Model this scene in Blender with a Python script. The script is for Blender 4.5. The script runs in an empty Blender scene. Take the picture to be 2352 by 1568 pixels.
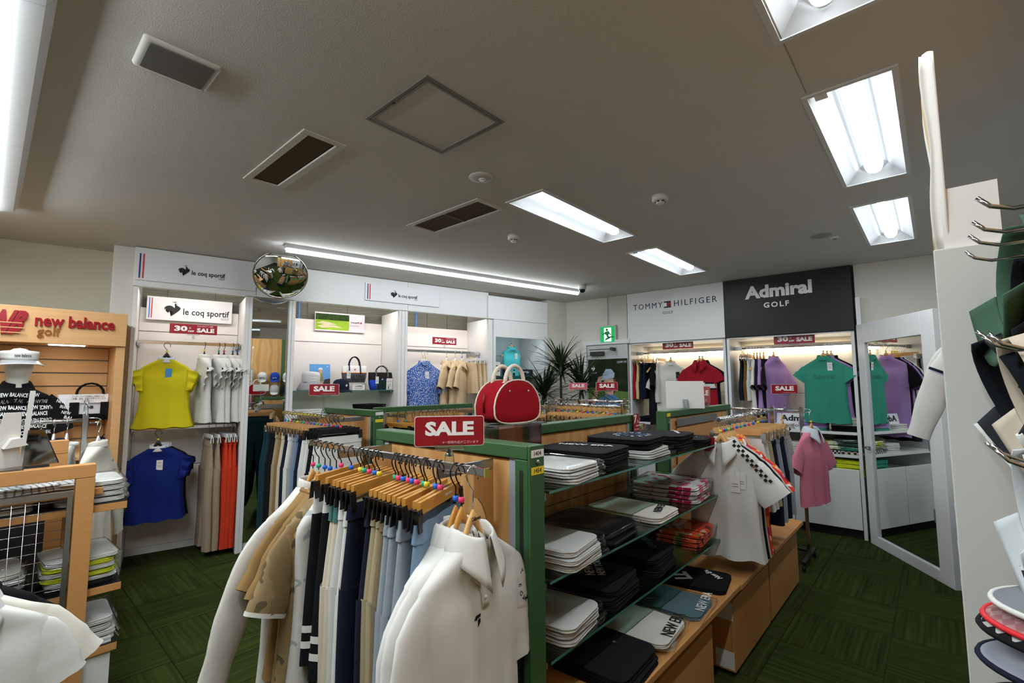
import bpy, math, random
from math import sin, cos, pi, radians, sqrt, atan2
from mathutils import Vector, Matrix
random.seed(7)
SC = bpy.context.scene
COL = SC.collection

# ------------------------------------------------------------------ camera
F_PX, PITCH, ROLL, AZ, CX, CY, EYE = 1081.5, radians(5.077), radians(-0.2457), radians(41.90), 1176., 784., 1.55
fw = Vector((cos(AZ)*cos(PITCH), sin(AZ)*cos(PITCH), sin(PITCH)))
rt0 = Vector((sin(AZ), -cos(AZ), 0)); up0 = rt0.cross(fw)
rt = rt0*cos(ROLL) + up0*sin(ROLL)
upv = rt.cross(fw)
cam_d = bpy.data.cameras.new('camera'); cam = bpy.data.objects.new('camera', cam_d); COL.objects.link(cam)
cam_d.sensor_fit = 'HORIZONTAL'; cam_d.sensor_width = 36; cam_d.lens = F_PX/2352*36
cam_d.clip_start = .02; cam_d.clip_end = 60
_m = Matrix((rt, upv, -fw)).transposed().to_4x4(); _m.translation = (0, 0, EYE)
cam.matrix_world = _m
SC.camera = cam

# ------------------------------------------------------------------ world, exposure
w = bpy.data.worlds.new('world'); SC.world = w; w.use_nodes = True
w.node_tree.nodes['Background'].inputs[0].default_value = (.8, .85, .9, 1)
w.node_tree.nodes['Background'].inputs[1].default_value = 0.02
vs = SC.view_settings
vs.view_transform = 'Standard'; vs.look = 'None'; vs.gamma = 1; vs.use_curve_mapping = False
vs.exposure = 0.18
E_TUBE = 72.0      # downward lens of the recessed lamps
E_SIDE = 1.3       # sides of the recessed lamp tubes
E_ROW = 30.0       # long tube row along the display wall
E_LEFT = 38.0      # trough lamps at the upper left
E_BAY = 26.0       # slim lamps inside the display bays
E_WARM = 13.0      # warm lamps of the right back bays
SC.cycles.max_bounces = 6; SC.cycles.diffuse_bounces = 4; SC.cycles.glossy_bounces = 4; SC.cycles.transparent_max_bounces = 10; SC.cycles.caustics_reflective = False; SC.cycles.caustics_refractive = False
CE = 2.745        # ceiling height

# ------------------------------------------------------------------ pixel helpers (photo frame 2352 x 1568)
def ray(u, v): return fw + rt*((u-CX)/F_PX) - upv*((v-CY)/F_PX)
EYEV = Vector((0, 0, EYE))
def onz(u, v, z):
    d = ray(u, v); return EYEV + d*((z-EYE)/d.z)
def onpl(u, v, p0, az):
    n = Vector((-sin(az), cos(az), 0)); d = ray(u, v)
    return EYEV + d*((Vector(p0)-EYEV).dot(n)/d.dot(n))
AZA = radians(-11.875); A0 = Vector((.808, 5.061, 0)); AU = Vector((cos(AZA), sin(AZA), 0)); AN = Vector((-sin(AZA), cos(AZA), 0))
def WA(s, dep, z): return A0 + AU*s + AN*dep + Vector((0, 0, z))
def pA(u, v, dep=0.):
    p = onpl(u, v, A0+AN*dep, AZA); return (p-A0).dot(AU), p.z
AZB = radians(-87.42); B0 = Vector((5.752, 3.05, 0)); BU = Vector((cos(AZB), sin(AZB), 0)); BN = Vector((-sin(AZB), cos(AZB), 0))
def WB(s, dep, z): return B0 + BU*s + BN*dep + Vector((0, 0, z))
def pB(u, v, dep=0.):
    p = onpl(u, v, B0+BN*dep, AZB); return (p-B0).dot(BU), p.z

# ------------------------------------------------------------------ materials
def lin(c):
    return tuple(((x/255)/12.92 if x/255 <= .04045 else ((x/255+.055)/1.055)**2.4) for x in c[:3])+(1.,)
_mats = {}
def M(name, col=(200, 200, 200), rough=.6, metal=0., emit=0., var=0., vs_=8., bump=0., bs=60., spec=.4, sheen=0., alpha=1., coat=0., stretch=None):
    if name in _mats: return _mats[name]
    m = bpy.data.materials.new(name); m.use_nodes = True; nt = m.node_tree; b = nt.nodes['Principled BSDF']
    I = b.inputs; c = lin(col)
    I['Base Color'].default_value = c; I['Roughness'].default_value = rough; I['Metallic'].default_value = metal
    I['Specular IOR Level'].default_value = spec; I['Sheen Weight'].default_value = sheen; I['Coat Weight'].default_value = coat
    if emit:
        I['Emission Color'].default_value = c; I['Emission Strength'].default_value = emit
    if alpha < 1: I['Alpha'].default_value = alpha
    if var or bump:
        tc = nt.nodes.new('ShaderNodeTexCoord'); src = tc.outputs['Object']
        if stretch:
            mp = nt.nodes.new('ShaderNodeMapping'); mp.inputs['Scale'].default_value = stretch
            nt.links.new(src, mp.inputs[0]); src = mp.outputs[0]
        if var:
            n = nt.nodes.new('ShaderNodeTexNoise'); n.inputs['Scale'].default_value = vs_; n.inputs['Detail'].default_value = 4
            nt.links.new(src, n.inputs['Vector'])
            r = nt.nodes.new('ShaderNodeValToRGB')
            d = [max(0, x*(1-var)) for x in c[:3]]; e = [min(1, x*(1+var)) for x in c[:3]]
            r.color_ramp.elements[0].position = .3; r.color_ramp.elements[1].position = .7
            r.color_ramp.elements[0].color = (*d, 1); r.color_ramp.elements[1].color = (*e, 1)
            nt.links.new(n.outputs['Fac'], r.inputs[0]); nt.links.new(r.outputs[0], I['Base Color'])
        if bump:
            n2 = nt.nodes.new('ShaderNodeTexNoise'); n2.inputs['Scale'].default_value = bs; n2.inputs['Detail'].default_value = 3
            nt.links.new(src, n2.inputs['Vector'])
            bp = nt.nodes.new('ShaderNodeBump'); bp.inputs['Strength'].default_value = bump; bp.inputs['Distance'].default_value = .01
            nt.links.new(n2.outputs['Fac'], bp.inputs['Height']); nt.links.new(bp.outputs[0], I['Normal'])
    _mats[name] = m; return m
def FAB(name, col, **k):      # cloth
    k.setdefault('rough', .9); k.setdefault('bump', .12); k.setdefault('bs', 28.); k.setdefault('var', .05); k.setdefault('vs_', 6.); k.setdefault('spec', .2)
    return M('fabric_'+name, col, **k)
def PAT(name, kind, cols, scale=20., rough=.9, stretch=(1, 1, 1)):   # printed cloth and wood-like patterns
    if name in _mats: return _mats[name]
    m = bpy.data.materials.new(name); m.use_nodes = True; nt = m.node_tree; b = nt.nodes['Principled BSDF']
    b.inputs['Roughness'].default_value = rough; b.inputs['Specular IOR Level'].default_value = .2
    tc = nt.nodes.new('ShaderNodeTexCoord'); mp = nt.nodes.new('ShaderNodeMapping'); mp.inputs['Scale'].default_value = stretch
    nt.links.new(tc.outputs['Object'], mp.inputs[0])
    if kind in ('dots', 'cells'):
        t = nt.nodes.new('ShaderNodeTexVoronoi'); t.inputs['Scale'].default_value = scale
        out = t.outputs['Distance'] if kind == 'dots' else t.outputs['Color']
    elif kind == 'wave':
        t = nt.nodes.new('ShaderNodeTexWave'); t.inputs['Scale'].default_value = scale; t.inputs['Distortion'].default_value = 6; t.inputs['Detail'].default_value = 3
        t.inputs['Detail Scale'].default_value = 1.5; out = t.outputs['Fac']
    elif kind == 'check':
        t = nt.nodes.new('ShaderNodeTexChecker'); t.inputs['Scale'].default_value = scale; out = t.outputs['Fac']
    else:
        t = nt.nodes.new('ShaderNodeTexNoise'); t.inputs['Scale'].default_value = scale; t.inputs['Detail'].default_value = 2; out = t.outputs['Fac']
    nt.links.new(mp.outputs[0], t.inputs['Vector'])
    if kind == 'cells':
        sp = nt.nodes.new('ShaderNodeSeparateColor'); nt.links.new(out, sp.inputs[0]); out = sp.outputs[0]
    r = nt.nodes.new('ShaderNodeValToRGB'); r.color_ramp.interpolation = 'CONSTANT' if kind not in ('wave', 'smooth') else 'LINEAR'
    el = r.color_ramp.elements
    while len(el) < len(cols): el.new(.5)
    for i, (p, c) in enumerate(cols): el[i].position = p; el[i].color = lin(c)
    nt.links.new(out, r.inputs[0]); nt.links.new(r.outputs[0], b.inputs['Base Color'])
    _mats[name] = m; return m
def CLEAR(name, tint=(235, 245, 245), edge=.75, base=.05, rough=.05, blend=.35):   # thin clear plastic: see-through with fresnel gloss
    if name in _mats: return _mats[name]
    m = bpy.data.materials.new(name); m.use_nodes = True; nt = m.node_tree; nt.nodes.clear()
    o = nt.nodes.new('ShaderNodeOutputMaterial'); mx = nt.nodes.new('ShaderNodeMixShader'); t = nt.nodes.new('ShaderNodeBsdfTransparent')
    g = nt.nodes.new('ShaderNodeBsdfGlossy'); lw = nt.nodes.new('ShaderNodeLayerWeight'); mr = nt.nodes.new('ShaderNodeMapRange')
    t.inputs[0].default_value = lin(tint); g.inputs['Roughness'].default_value = rough; g.inputs[0].default_value = (.9, .9, .9, 1)
    lw.inputs[0].default_value = blend; mr.inputs['To Min'].default_value = base; mr.inputs['To Max'].default_value = edge
    nt.links.new(lw.outputs['Fresnel'], mr.inputs['Value']); nt.links.new(mr.outputs[0], mx.inputs[0])
    nt.links.new(t.outputs[0], mx.inputs[1]); nt.links.new(g.outputs[0], mx.inputs[2]); nt.links.new(mx.outputs[0], o.inputs[0])
    _mats[name] = m; return m

WHITE = M('white_laminate', (226, 227, 225), .45)
WPAINT = M('wall_paint', (214, 211, 202), .85, bump=.05, bs=120)
CEILM = M('ceiling_paint', (208, 206, 200), .9, var=.03, vs_=1.2, bump=.12, bs=180)
CHROME = M('chrome', (215, 217, 220), .12, 1.)
STEEL = M('brushed_steel', (165, 168, 170), .35, 1.)
MIRROR = M('mirror_glass', (235, 240, 238), .01, 1.)
GREEN = M('green_enamel', (54, 92, 54), .45)
BLACK = M('black_plastic', (16, 16, 18), .45)
GREY = M('grey_enamel', (150, 155, 160), .5)
RED = M('sale_red', (146, 22, 36), .35)
LET = M('white_print', (240, 240, 238), .6)
INK = M('black_print', (20, 20, 22), .6)
NAVY = M('navy_print', (24, 30, 58), .6)
YEL = M('yellow_label', (235, 205, 40), .6)
TAGW = M('white_card', (232, 230, 226), .6)
BLUEC = M('blue_card', (60, 145, 210), .5)
GLASS = CLEAR('shelf_glass', (205, 232, 224), .8, .06)
ACRYL = CLEAR('clear_acrylic', (238, 244, 246), .8, .08)
FILM = CLEAR('clear_plastic_film', (248, 249, 250), .75, .03, .10, .14)
WOOD = PAT('maple_panel', 'wave', [(0., (196, 148, 92)), (.5, (206, 160, 104)), (1., (186, 136, 80))], 1.3, .5, (1.5, 1.5, .5))
BEECH = M('beech_board', (196, 142, 84), .5, var=.06, vs_=10, stretch=(1, 1, 12))
HWOOD = M('hanger_wood', (196, 140, 62), .35, var=.08, vs_=12, stretch=(1, 8, 8))
HWOOD2 = M('pale_hanger_wood', (214, 166, 104), .4, var=.06, vs_=12, stretch=(1, 8, 8))

# ------------------------------------------------------------------ mesh builder
class MB:
    def __init__(s): s.v = []; s.f = []; s.sm = []
    def add(s, vs, fs, sm=False):
        o = len(s.v); s.v += [tuple(p) for p in vs]; s.f += [tuple(i+o for i in f) for f in fs]; s.sm += [sm]*len(fs); return s
    def box(s, c, d, rz=0., rx=0., ry=0.):
        x, y, z = d[0]/2, d[1]/2, d[2]/2
        pts = [Vector((a*x, b*y, e*z)) for e in (-1, 1) for b in (-1, 1) for a in (-1, 1)]
        if rx or ry or rz:
            R = Matrix.Rotation(rz, 3, 'Z') @ Matrix.Rotation(ry, 3, 'Y') @ Matrix.Rotation(rx, 3, 'X'); pts = [R @ p for p in pts]
        return s.add([p+Vector(c) for p in pts], [(0, 2, 3, 1), (4, 5, 7, 6), (0, 1, 5, 4), (2, 6, 7, 3), (1, 3, 7, 5), (0, 4, 6, 2)])
    def b2(s, a, b): return s.box([(a[i]+b[i])/2 for i in range(3)], [abs(b[i]-a[i]) for i in range(3)])
    def loft(s, rings, closed=True, caps=(True, True), sm=True):
        n = len(rings[0]); vs = [p for r in rings for p in r]; fs = []
        for i in range(len(rings)-1):
            for j in range(n if closed else n-1):
                k = (j+1) % n; fs.append((i*n+j, i*n+k, (i+1)*n+k, (i+1)*n+j))
        s.add(vs, fs, sm); o = len(s.v)-len(vs)
        if closed and caps[0]: s.f.append(tuple(o+j for j in range(n-1, -1, -1))); s.sm.append(False)
        if closed and caps[1]: s.f.append(tuple(o+(len(rings)-1)*n+j for j in range(n))); s.sm.append(False)
        return s
    def tube(s, pts, r, n=8, caps=True, sq=None):
        pts = [Vector(p) for p in pts]; rings = []; N = None
        for i, p in enumerate(pts):
            a = pts[max(i-1, 0)]; b = pts[min(i+1, len(pts)-1)]; t = (b-a).normalized()
            if N is None:
                N = t.orthogonal().normalized() if abs(t.z) > .9 else Vector((0, 0, 1)).cross(t).normalized()
            N = (N-t*N.dot(t)).normalized(); Bn = t.cross(N)
            rr = r[i] if isinstance(r, (list, tuple)) else r; q = sq or (1, 1)
            rings.append([p+N*(cos(2*pi*j/n)*rr*q[0])+Bn*(sin(2*pi*j/n)*rr*q[1]) for j in range(n)])
        return s.loft(rings, True, (caps, caps))
    def lathe(s, prof, n=20, c=(0, 0, 0), caps=(True, True)):
        return s.loft([[(c[0]+r*cos(2*pi*j/n), c[1]+r*sin(2*pi*j/n), c[2]+z) for j in range(n)] for r, z in prof], True, caps)
    def prism(s, poly, y0, y1, sm=False):     # outline in x,z, extruded along y
        n = len(poly); vs = [(x, y0, z) for x, z in poly]+[(x, y1, z) for x, z in poly]
        fs = [tuple(range(n)), tuple(range(2*n-1, n-1, -1))]+[((j+1) % n, j, n+j, n+(j+1) % n) for j in range(n)]
        return s.add(vs, fs, sm)
    def grid(s, fn, nu, nv, wrap=False, sm=True):
        vs = [fn(i/nu, j/nv) for j in range(nv+1) for i in range(nu+(0 if wrap else 1))]; w_ = nu if wrap else nu+1
        fs = []
        for j in range(nv):
            for i in range(nu):
                k = (i+1) % w_ if wrap else i+1; fs.append((j*w_+i, j*w_+k, (j+1)*w_+k, (j+1)*w_+i))
        return s.add(vs, fs, sm)
    def mesh(s, name):
        me = bpy.data.meshes.new(name); me.from_pydata(s.v, [], s.f); me.polygons.foreach_set('use_smooth', s.sm); me.update(); return me
    def build(s, name, mat, parent=None, loc=None, rot=None, bevel=0., solid=0., sub=0):
        return OB(name, s.mesh(name), mat, parent, loc, rot, bevel, solid, sub)
def OB(name, me, mat, parent=None, loc=None, rot=None, bevel=0., solid=0., sub=0):
    if mat is not None and not me.materials: me.materials.append(mat)
    o = bpy.data.objects.new(name, me); COL.objects.link(o)
    if parent: o.parent = parent
    if loc is not None: o.location = loc
    if rot is not None: o.rotation_euler = rot
    if solid:
        q = o.modifiers.new('solid', 'SOLIDIFY'); q.thickness = solid; q.offset = 0
    if bevel:
        q = o.modifiers.new('bevel', 'BEVEL'); q.width = bevel; q.segments = 2; q.limit_method = 'ANGLE'
    if sub:
        q = o.modifiers.new('sub', 'SUBSURF'); q.levels = sub; q.render_levels = sub
    return o
def tag(o, label, cat, group=None):
    o['label'] = label; o['category'] = cat
    if group: o['group'] = group
    return o
def T(name, label, cat, loc=(0, 0, 0), rz=0., group=None, tilt=None):
    o = bpy.data.objects.new(name, None); COL.objects.link(o); o.empty_display_size = .05
    o.location = loc; o.rotation_euler = (tilt[0] if tilt else 0, tilt[1] if tilt else 0, rz); return tag(o, label, cat, group)
def ST(o): o['kind'] = 'structure'; return o
ORD = ['first', 'second', 'third', 'fourth', 'fifth', 'sixth', 'seventh', 'eighth', 'ninth', 'tenth', 'eleventh', 'twelfth', 'thirteenth', 'fourteenth', 'fifteenth', 'sixteenth', 'seventeenth', 'eighteenth', 'nineteenth', 'twentieth', 'twenty-first', 'twenty-second', 'twenty-third', 'twenty-fourth', 'twenty-fifth', 'twenty-sixth']
_txt = {}
def text_mesh(s, size=1., bold=0., extrude=0., res=2, space=1.):
    k = (s, size, bold, extrude, res, space)
    if k not in _txt:
        c = bpy.data.curves.new('lettering', 'FONT'); c.body = s; c.size = size; c.align_x = 'CENTER'; c.align_y = 'CENTER'
        c.offset = bold; c.extrude = extrude; c.resolution_u = res; c.space_character = space
        o = bpy.data.objects.new('lettering', c); me = bpy.data.meshes.new_from_object(o); me.name = 'lettering'
        bpy.data.objects.remove(o); _txt[k] = me
    return _txt[k]
def text(s, size, mat, parent, loc, bold=0., extrude=.0008, width=None, rot=(pi/2, 0, 0), name='lettering', space=1., warp=None):
    src = text_mesh(s, size, bold, extrude, 2, space); me = src.copy(); me.materials.clear()
    if width and len(me.vertices):
        xs = [v.co.x for v in me.vertices]; k = width/(max(xs)-min(xs)); c = (max(xs)+min(xs))/2
        for v in me.vertices: v.co.x = (v.co.x-c)*k
    if warp:
        for v in me.vertices: v.co = warp(v.co)
    return OB(name, me, mat, parent, loc, rot)
# ================================================================== SETTING
# floor: carpet tiles laid basket-weave over a slab
fl = ST(MB().b2((-3.5, -3.2, -.1), (6.9, 6.3, -.008)).build('floor', M('floor_slab', (40, 46, 28), .95)))
fl['label'] = 'dark green carpet tile floor of the shop'
def carpet_mat():
    m = bpy.data.materials.new('green_carpet'); m.use_nodes = True; nt = m.node_tree; b = nt.nodes['Principled BSDF']
    b.inputs['Roughness'].default_value = .97; b.inputs['Specular IOR Level'].default_value = .1
    tc = nt.nodes.new('ShaderNodeTexCoord'); oi = nt.nodes.new('ShaderNodeObjectInfo')
    ad = nt.nodes.new('ShaderNodeVectorMath'); ml = nt.nodes.new('ShaderNodeVectorMath'); ml.operation = 'SCALE'; ml.inputs['Scale'].default_value = 37.
    cb = nt.nodes.new('ShaderNodeCombineXYZ'); nt.links.new(oi.outputs['Random'], cb.inputs[0]); nt.links.new(oi.outputs['Random'], cb.inputs[1])
    nt.links.new(cb.outputs[0], ml.inputs[0]); nt.links.new(tc.outputs['Object'], ad.inputs[0]); nt.links.new(ml.outputs[0], ad.inputs[1])
    mp = nt.nodes.new('ShaderNodeMapping'); mp.inputs['Scale'].default_value = (.7, 22, 1); nt.links.new(ad.outputs[0], mp.inputs[0])
    n = nt.nodes.new('ShaderNodeTexNoise'); n.inputs['Scale'].default_value = 2.2; n.inputs['Detail'].default_value = 3; nt.links.new(mp.outputs[0], n.inputs['Vector'])
    r = nt.nodes.new('ShaderNodeValToRGB'); r.color_ramp.elements[0].position = .35; r.color_ramp.elements[1].position = .68
    r.color_ramp.elements[0].color = lin((43, 52, 20)); r.color_ramp.elements[1].color = lin((66, 78, 31))
    nt.links.new(n.outputs['Fac'], r.inputs[0])
    n2 = nt.nodes.new('ShaderNodeTexNoise'); n2.inputs['Scale'].default_value = 260; nt.links.new(tc.outputs['Object'], n2.inputs['Vector'])
    mx = nt.nodes.new('ShaderNodeMix'); mx.data_type = 'RGBA'; mx.blend_type = 'MULTIPLY'; mx.inputs['Factor'].default_value = .5
    nt.links.new(r.outputs[0], mx.inputs['A']); nt.links.new(n2.outputs['Color'], mx.inputs['B']); nt.links.new(mx.outputs['Result'], b.inputs['Base Color'])
    bp = nt.nodes.new('ShaderNodeBump'); bp.inputs['Strength'].default_value = .5; bp.inputs['Distance'].default_value = .004
    nt.links.new(n.outputs['Fac'], bp.inputs['Height']); nt.links.new(bp.outputs[0], b.inputs['Normal']); return m
tm = MB().loft([[(x*.248*k, y*.248*k, z) for x, y in ((-1, -1), (1, -1), (1, 1), (-1, 1))] for z, k in ((-.008, 1.), (-.0015, 1.), (0, .985))], True, (False, True), False).mesh('carpet_tile')
tm.materials.append(carpet_mat())
for i in range(-1, 13):
    for j in range(-2, 12):
        x, y = i*.5+.05, j*.5+.05
        if y > 5.9-.21*x: continue
        OB('carpet_tile', tm, None, fl, (x, y, 0), (0, 0, (pi/2 if (i+j) % 2 else 0)+(pi if random.random() < .5 else 0)))

# ceiling with openings for lamps, grilles and the hatch
FIX = [(2.235, 3.455, .045, .34), (3.895, 5.11, .055, .36), (2.235, 3.445, 1.745, 2.04), (3.89, 5.09, 1.765, 2.05), (.575, 1.79, .045, .34), (-1.1, .1, .045, .34), (.575, 1.79, -1.65, -1.355), (2.235, 3.455, -1.65, -1.355)]  # last three are unseen lamps added as fill behind the viewer
VENT = [(.943, 1.12, 2.153, 2.903), (2.07, 2.315, 2.152, 2.892)]
HATCH = (1.07, 1.515, 1.40, 1.845)
holes = FIX+VENT+[HATCH]
xs = sorted({-3.5, 6.9, *[h[0] for h in holes], *[h[1] for h in holes]}); ys = sorted({-3.2, 6.3, *[h[2] for h in holes], *[h[3] for h in holes]})
cb = MB(); vid = {}
def cv(x, y):
    if (x, y) not in vid: vid[(x, y)] = len(cb.v); cb.v.append((x, y, CE))
    return vid[(x, y)]
for a, b in zip(xs, xs[1:]):
    for c, d in zip(ys, ys[1:]):
        mx_, my_ = (a+b)/2, (c+d)/2
        if any(h[0] < mx_ < h[1] and h[2] < my_ < h[3] for h in holes): continue
        cb.f.append((cv(a, c), cv(a, d), cv(b, d), cv(b, c))); cb.sm.append(False)
cei = ST(cb.build('ceiling', CEILM)); cei['label'] = 'plain off-white plaster ceiling with recessed lamps'
ST(MB().b2((-3.5, -3.2, CE+.14), (6.9, 6.3, CE+.22)).build('trim_1', M('ceiling_void', (120, 118, 112), .9)))
# hairline joint between two ceiling boards, over the right-hand lamps
ST(MB().b2((1.2, .326, CE-.0015), (2.2, .329, CE+.001)).build('trim_2', M('joint_grey', (150, 145, 135), .9)))

# walls
ST(MB().box(WA(-2.2, .42, 1.40), (4.1, .1, 2.76), AZA).build('wall_back_left', M('wall_cream', (214, 210, 190), .85)))
ST(MB().box(WA(2.3, .66, 1.40), (5.6, .1, 2.76), AZA).build('wall_back', WPAINT))
ST(MB().box(WA(-.09, .31, 1.372), (.15, .50, 2.744), AZA).build('wall_pillar', WPAINT, bevel=.004))
ST(MB().box(WA(4.90, .31, 1.372), (.55, .60, 2.744), AZA).build('wall_end', WPAINT))
ST(MB().box(WB(-.72, .06, 1.372), (1.40, .10, 2.744), AZB).build('wall_back_right', WPAINT))
ST(MB().box(WB(3.45, .06, 1.372), (1.92, .10, 2.744), AZB).build('wall_right', WPAINT))
ST(MB().box(WB(1.2, .72, 1.372), (2.7, .10, 2.744), AZB).build('wall_bay_back', WPAINT))
ST(MB().b2((1.35, -1.2, 0), (6.3, -1.1, 2.744)).build('wall_side', WPAINT))
ST(MB().b2((-3.0, -3.1, 0), (6.3, -3.0, 2.744)).build('wall_front', WPAINT))
ST(MB().b2((-3.1, -3.1, 0), (-3.0, 6.0, 2.744)).build('wall_left', WPAINT))

# ------------------------------------------------------------------ lamps
def tube_mat(e, name, col=(243, 250, 255)): return M(name, col, .5, emit=e)
LAMP = tube_mat(E_SIDE, 'lamp_diffuser'); LENS = tube_mat(E_TUBE, 'lamp_lens'); ROWL = tube_mat(E_ROW, 'tube_row_diffuser'); LEFTL = tube_mat(E_LEFT, 'trough_diffuser'); BAYL = tube_mat(E_WARM, 'bay_lamp', (255, 240, 215)); BAYW = tube_mat(E_BAY, 'bay_lamp_white', (255, 250, 246))
REFL = M('lamp_reflector', (214, 217, 218), .4)
FLAB = ['recessed trough lamp nearest the tall papers at upper right', 'small recessed trough lamp before the mirrored angled wall', 'recessed trough lamp beside the slatted ceiling grille', 'far recessed trough lamp before the white brand header', 'recessed trough lamp cut by the top edge at right', 'recessed trough lamp behind the viewer over the aisle', 'rear recessed trough lamp outside the view, near', 'rear recessed trough lamp outside the view, far']
for i, (x0, x1, y0, y1) in enumerate(FIX):
    t = T('recessed_lamp', FLAB[i], 'lamp', (x0, y0, CE-.003), 0, 'recessed trough lamps in the ceiling')
    L, W = x1-x0, y1-y0
    f = MB()
    for a, b in (((-.012, -.012), (L+.012, .008)), ((-.012, W-.008), (L+.012, W+.012)), ((-.012, .008), (.008, W-.008)), ((L-.008, .008), (L+.012, W-.008))):
        f.b2((a[0], a[1], -.004), (b[0], b[1], .004))
    f.build('frame', REFL, t)
    r = MB(); d = .075
    lo = [(.008, .008, 0), (L-.008, .008, 0), (L-.008, W-.008, 0), (.008, W-.008, 0)]; hi = [(.10, W/2-.05, d), (L-.10, W/2-.05, d), (L-.10, W/2+.05, d), (.10, W/2+.05, d)]
    r.loft([lo, hi], True, (False, True), False).build('reflector', REFL, t)
    k = MB(); n = 10
    k.loft([[(x, W/2+.045*sc*cos(pi*j/n), .068-.045*sc*sin(pi*j/n)) for j in range(n+1)] for x, sc in ((.035, .75), (.05, .98), (.09, 1.), (L-.09, 1.), (L-.05, .98), (L-.035, .75))], False)
    k.f.append(tuple(range(n+1))); k.sm.append(False); k.f.append(tuple(5*(n+1)+j for j in range(n, -1, -1))); k.sm.append(False)
    k.build('diffuser', LAMP, t)
    MB().loft([[(x, W/2+.0462*cos(th), .068-.0462*sin(th)) for th in [pi*(.36+.28*j/6) for j in range(7)]] for x in (.07, L-.07)], False).build('diffuser_lens', LENS, t)
    if i in (0, 3): MB().b2((.02, W-.075, .006), (.07, W-.03, .008)).build('label_sticker', TAGW, t)
# surface tube row along the display wall (s direction of wall A)
p0 = onz(655, 561, CE); p1_ = onz(1345, 671, CE-.05)
p0 = WA((p0-A0).dot(AU), (p0-A0).dot(AN), 0); dpt = (p0-A0).dot(AN)
s0, s1 = (p0-A0).dot(AU), (p1_-A0).dot(AU)
nseg = 3
for i in range(nseg):
    a, b = s0+(s1-s0)*i/nseg, s0+(s1-s0)*(i+1)/nseg
    t = T('tube_lamp', ['surface tube lamp beside the round convex mirror', 'middle surface tube lamp of the row along the display wall', 'surface tube lamp ending at the dome camera'][i], 'lamp', WA(a, dpt, CE), AZA, 'row of surface tube lamps')
    MB().loft([[(x, -.055, 0), (x, .055, 0), (x, .03, -.035), (x, -.03, -.035)] for x in (.002, b-a-.002)], True, (True, True), False).build('housing', REFL, t)
    MB().loft([[(x, .03*cos(th), -.034-.03*sin(th)) for th in [pi*j/8 for j in range(9)]] for x in (.012, b-a-.012)], False).build('diffuser', ROWL, t)
# long row of lamps in a white trough at the upper left
for i, (ya, yb) in enumerate(((.55, 1.95), (1.95, 3.22), (3.22, 4.50))):
    t = T('trough_lamp', ['white trough lamp row at upper left, nearest section', 'white trough lamp row at upper left, middle section', 'white trough lamp row at upper left, far end section'][i], 'lamp', (0, ya, CE-.002), 0, 'white trough lamp row at upper left')
    L = yb-ya-.004
    MB().loft([[(-.30, y, 0), (.075, y, 0), (.05, y, -.045), (-.03, y, -.06), (-.19, y, -.06), (-.275, y, -.045)] for y in (0, L)], True, (True, True), False).build('housing', REFL, t)
    MB().loft([[(-.11+.085*cos(th), y, -.058-.035*sin(th)) for th in [pi*j/8 for j in range(9)]] for y in (.012, L-.012)], False).build('diffuser', LEFTL, t)
# grilles
for i, (x0, x1, y0, y1) in enumerate(VENT):
    t = T('ceiling_grille', ['brown slatted ceiling grille left of the square hatch', 'brown ceiling grille with long bars beside the lamp'][i], 'vent', (x0, y0, CE), 0, 'ceiling air grilles')
    L, W = x1-x0, y1-y0; f = MB()
    for a, b in (((-.02, -.02), (L+.02, .018)), ((-.02, W-.018), (L+.02, W+.02)), ((-.02, .018), (.018, W-.018)), ((L-.018, .018), (L+.02, W-.018))): f.b2((a[0], a[1], -.006), (b[0], b[1], .006))
    f.build('frame', M('grille_frame', (205, 202, 192), .6), t, bevel=.003)
    MB().b2((.01, .01, .05), (L-.01, W-.01, .055)).build('backing', M('grille_dark', (48, 40, 30), .8), t)
    gm = M('grille_bar', (112, 98, 76), .6)
    if i == 0:
        n = 44; me = MB().box((0, 0, 0), (L-.036, .004, .02), 0, .5).mesh('slat'); me.materials.append(gm)
        for q in range(n): OB('slat', me, None, t, (L/2, .02+(W-.04)*(q+.5)/n, .016))
    else:
        n = 11; me = MB().box((0, 0, 0), (.006, W-.036, .02)).mesh('slat'); me.materials.append(gm)
        for q in range(n): OB('slat', me, None, t, (.02+(L-.04)*(q+.5)/n, W/2, .014))
        MB().b2((.018, W/2-.006, -.002), (L-.018, W/2+.006, .01)).build('cross_bar', gm, t)
x0, x1, y0, y1 = HATCH
t = T('ceiling_hatch', 'square ceiling access hatch with grey metal frame', 'hatch', (x0, y0, CE), 0); L, W = x1-x0, y1-y0; f = MB(); g2 = MB()
for o_, th, mb in ((0, .014, f), (.017, .012, g2)):
    a, b, c, d = o_, L-o_, o_, W-o_
    mb.b2((a, c, -.004), (b, c+th, .004)).b2((a, d-th, -.004), (b, d, .004)).b2((a, c+th, -.004), (a+th, d-th, .004)).b2((b-th, c+th, -.004), (b, d-th, .004))
f.build('outer_frame', M('hatch_metal', (120, 118, 112), .45), t); g2.build('inner_frame', M('hatch_metal2', (134, 132, 124), .45), t)
MB().b2((.028, .028, 0), (L-.028, W-.028, .01)).build('panel', CEILM, t); MB().b2((.002, .002, .004), (L-.002, W-.002, .008)).build('seal', M('seal_dark', (40, 38, 35), .8), t)
MB().lathe([(.008, -.006), (.008, .002)], 10, (.015, W*.55, 0)).build('lock', BLACK, t)
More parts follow.
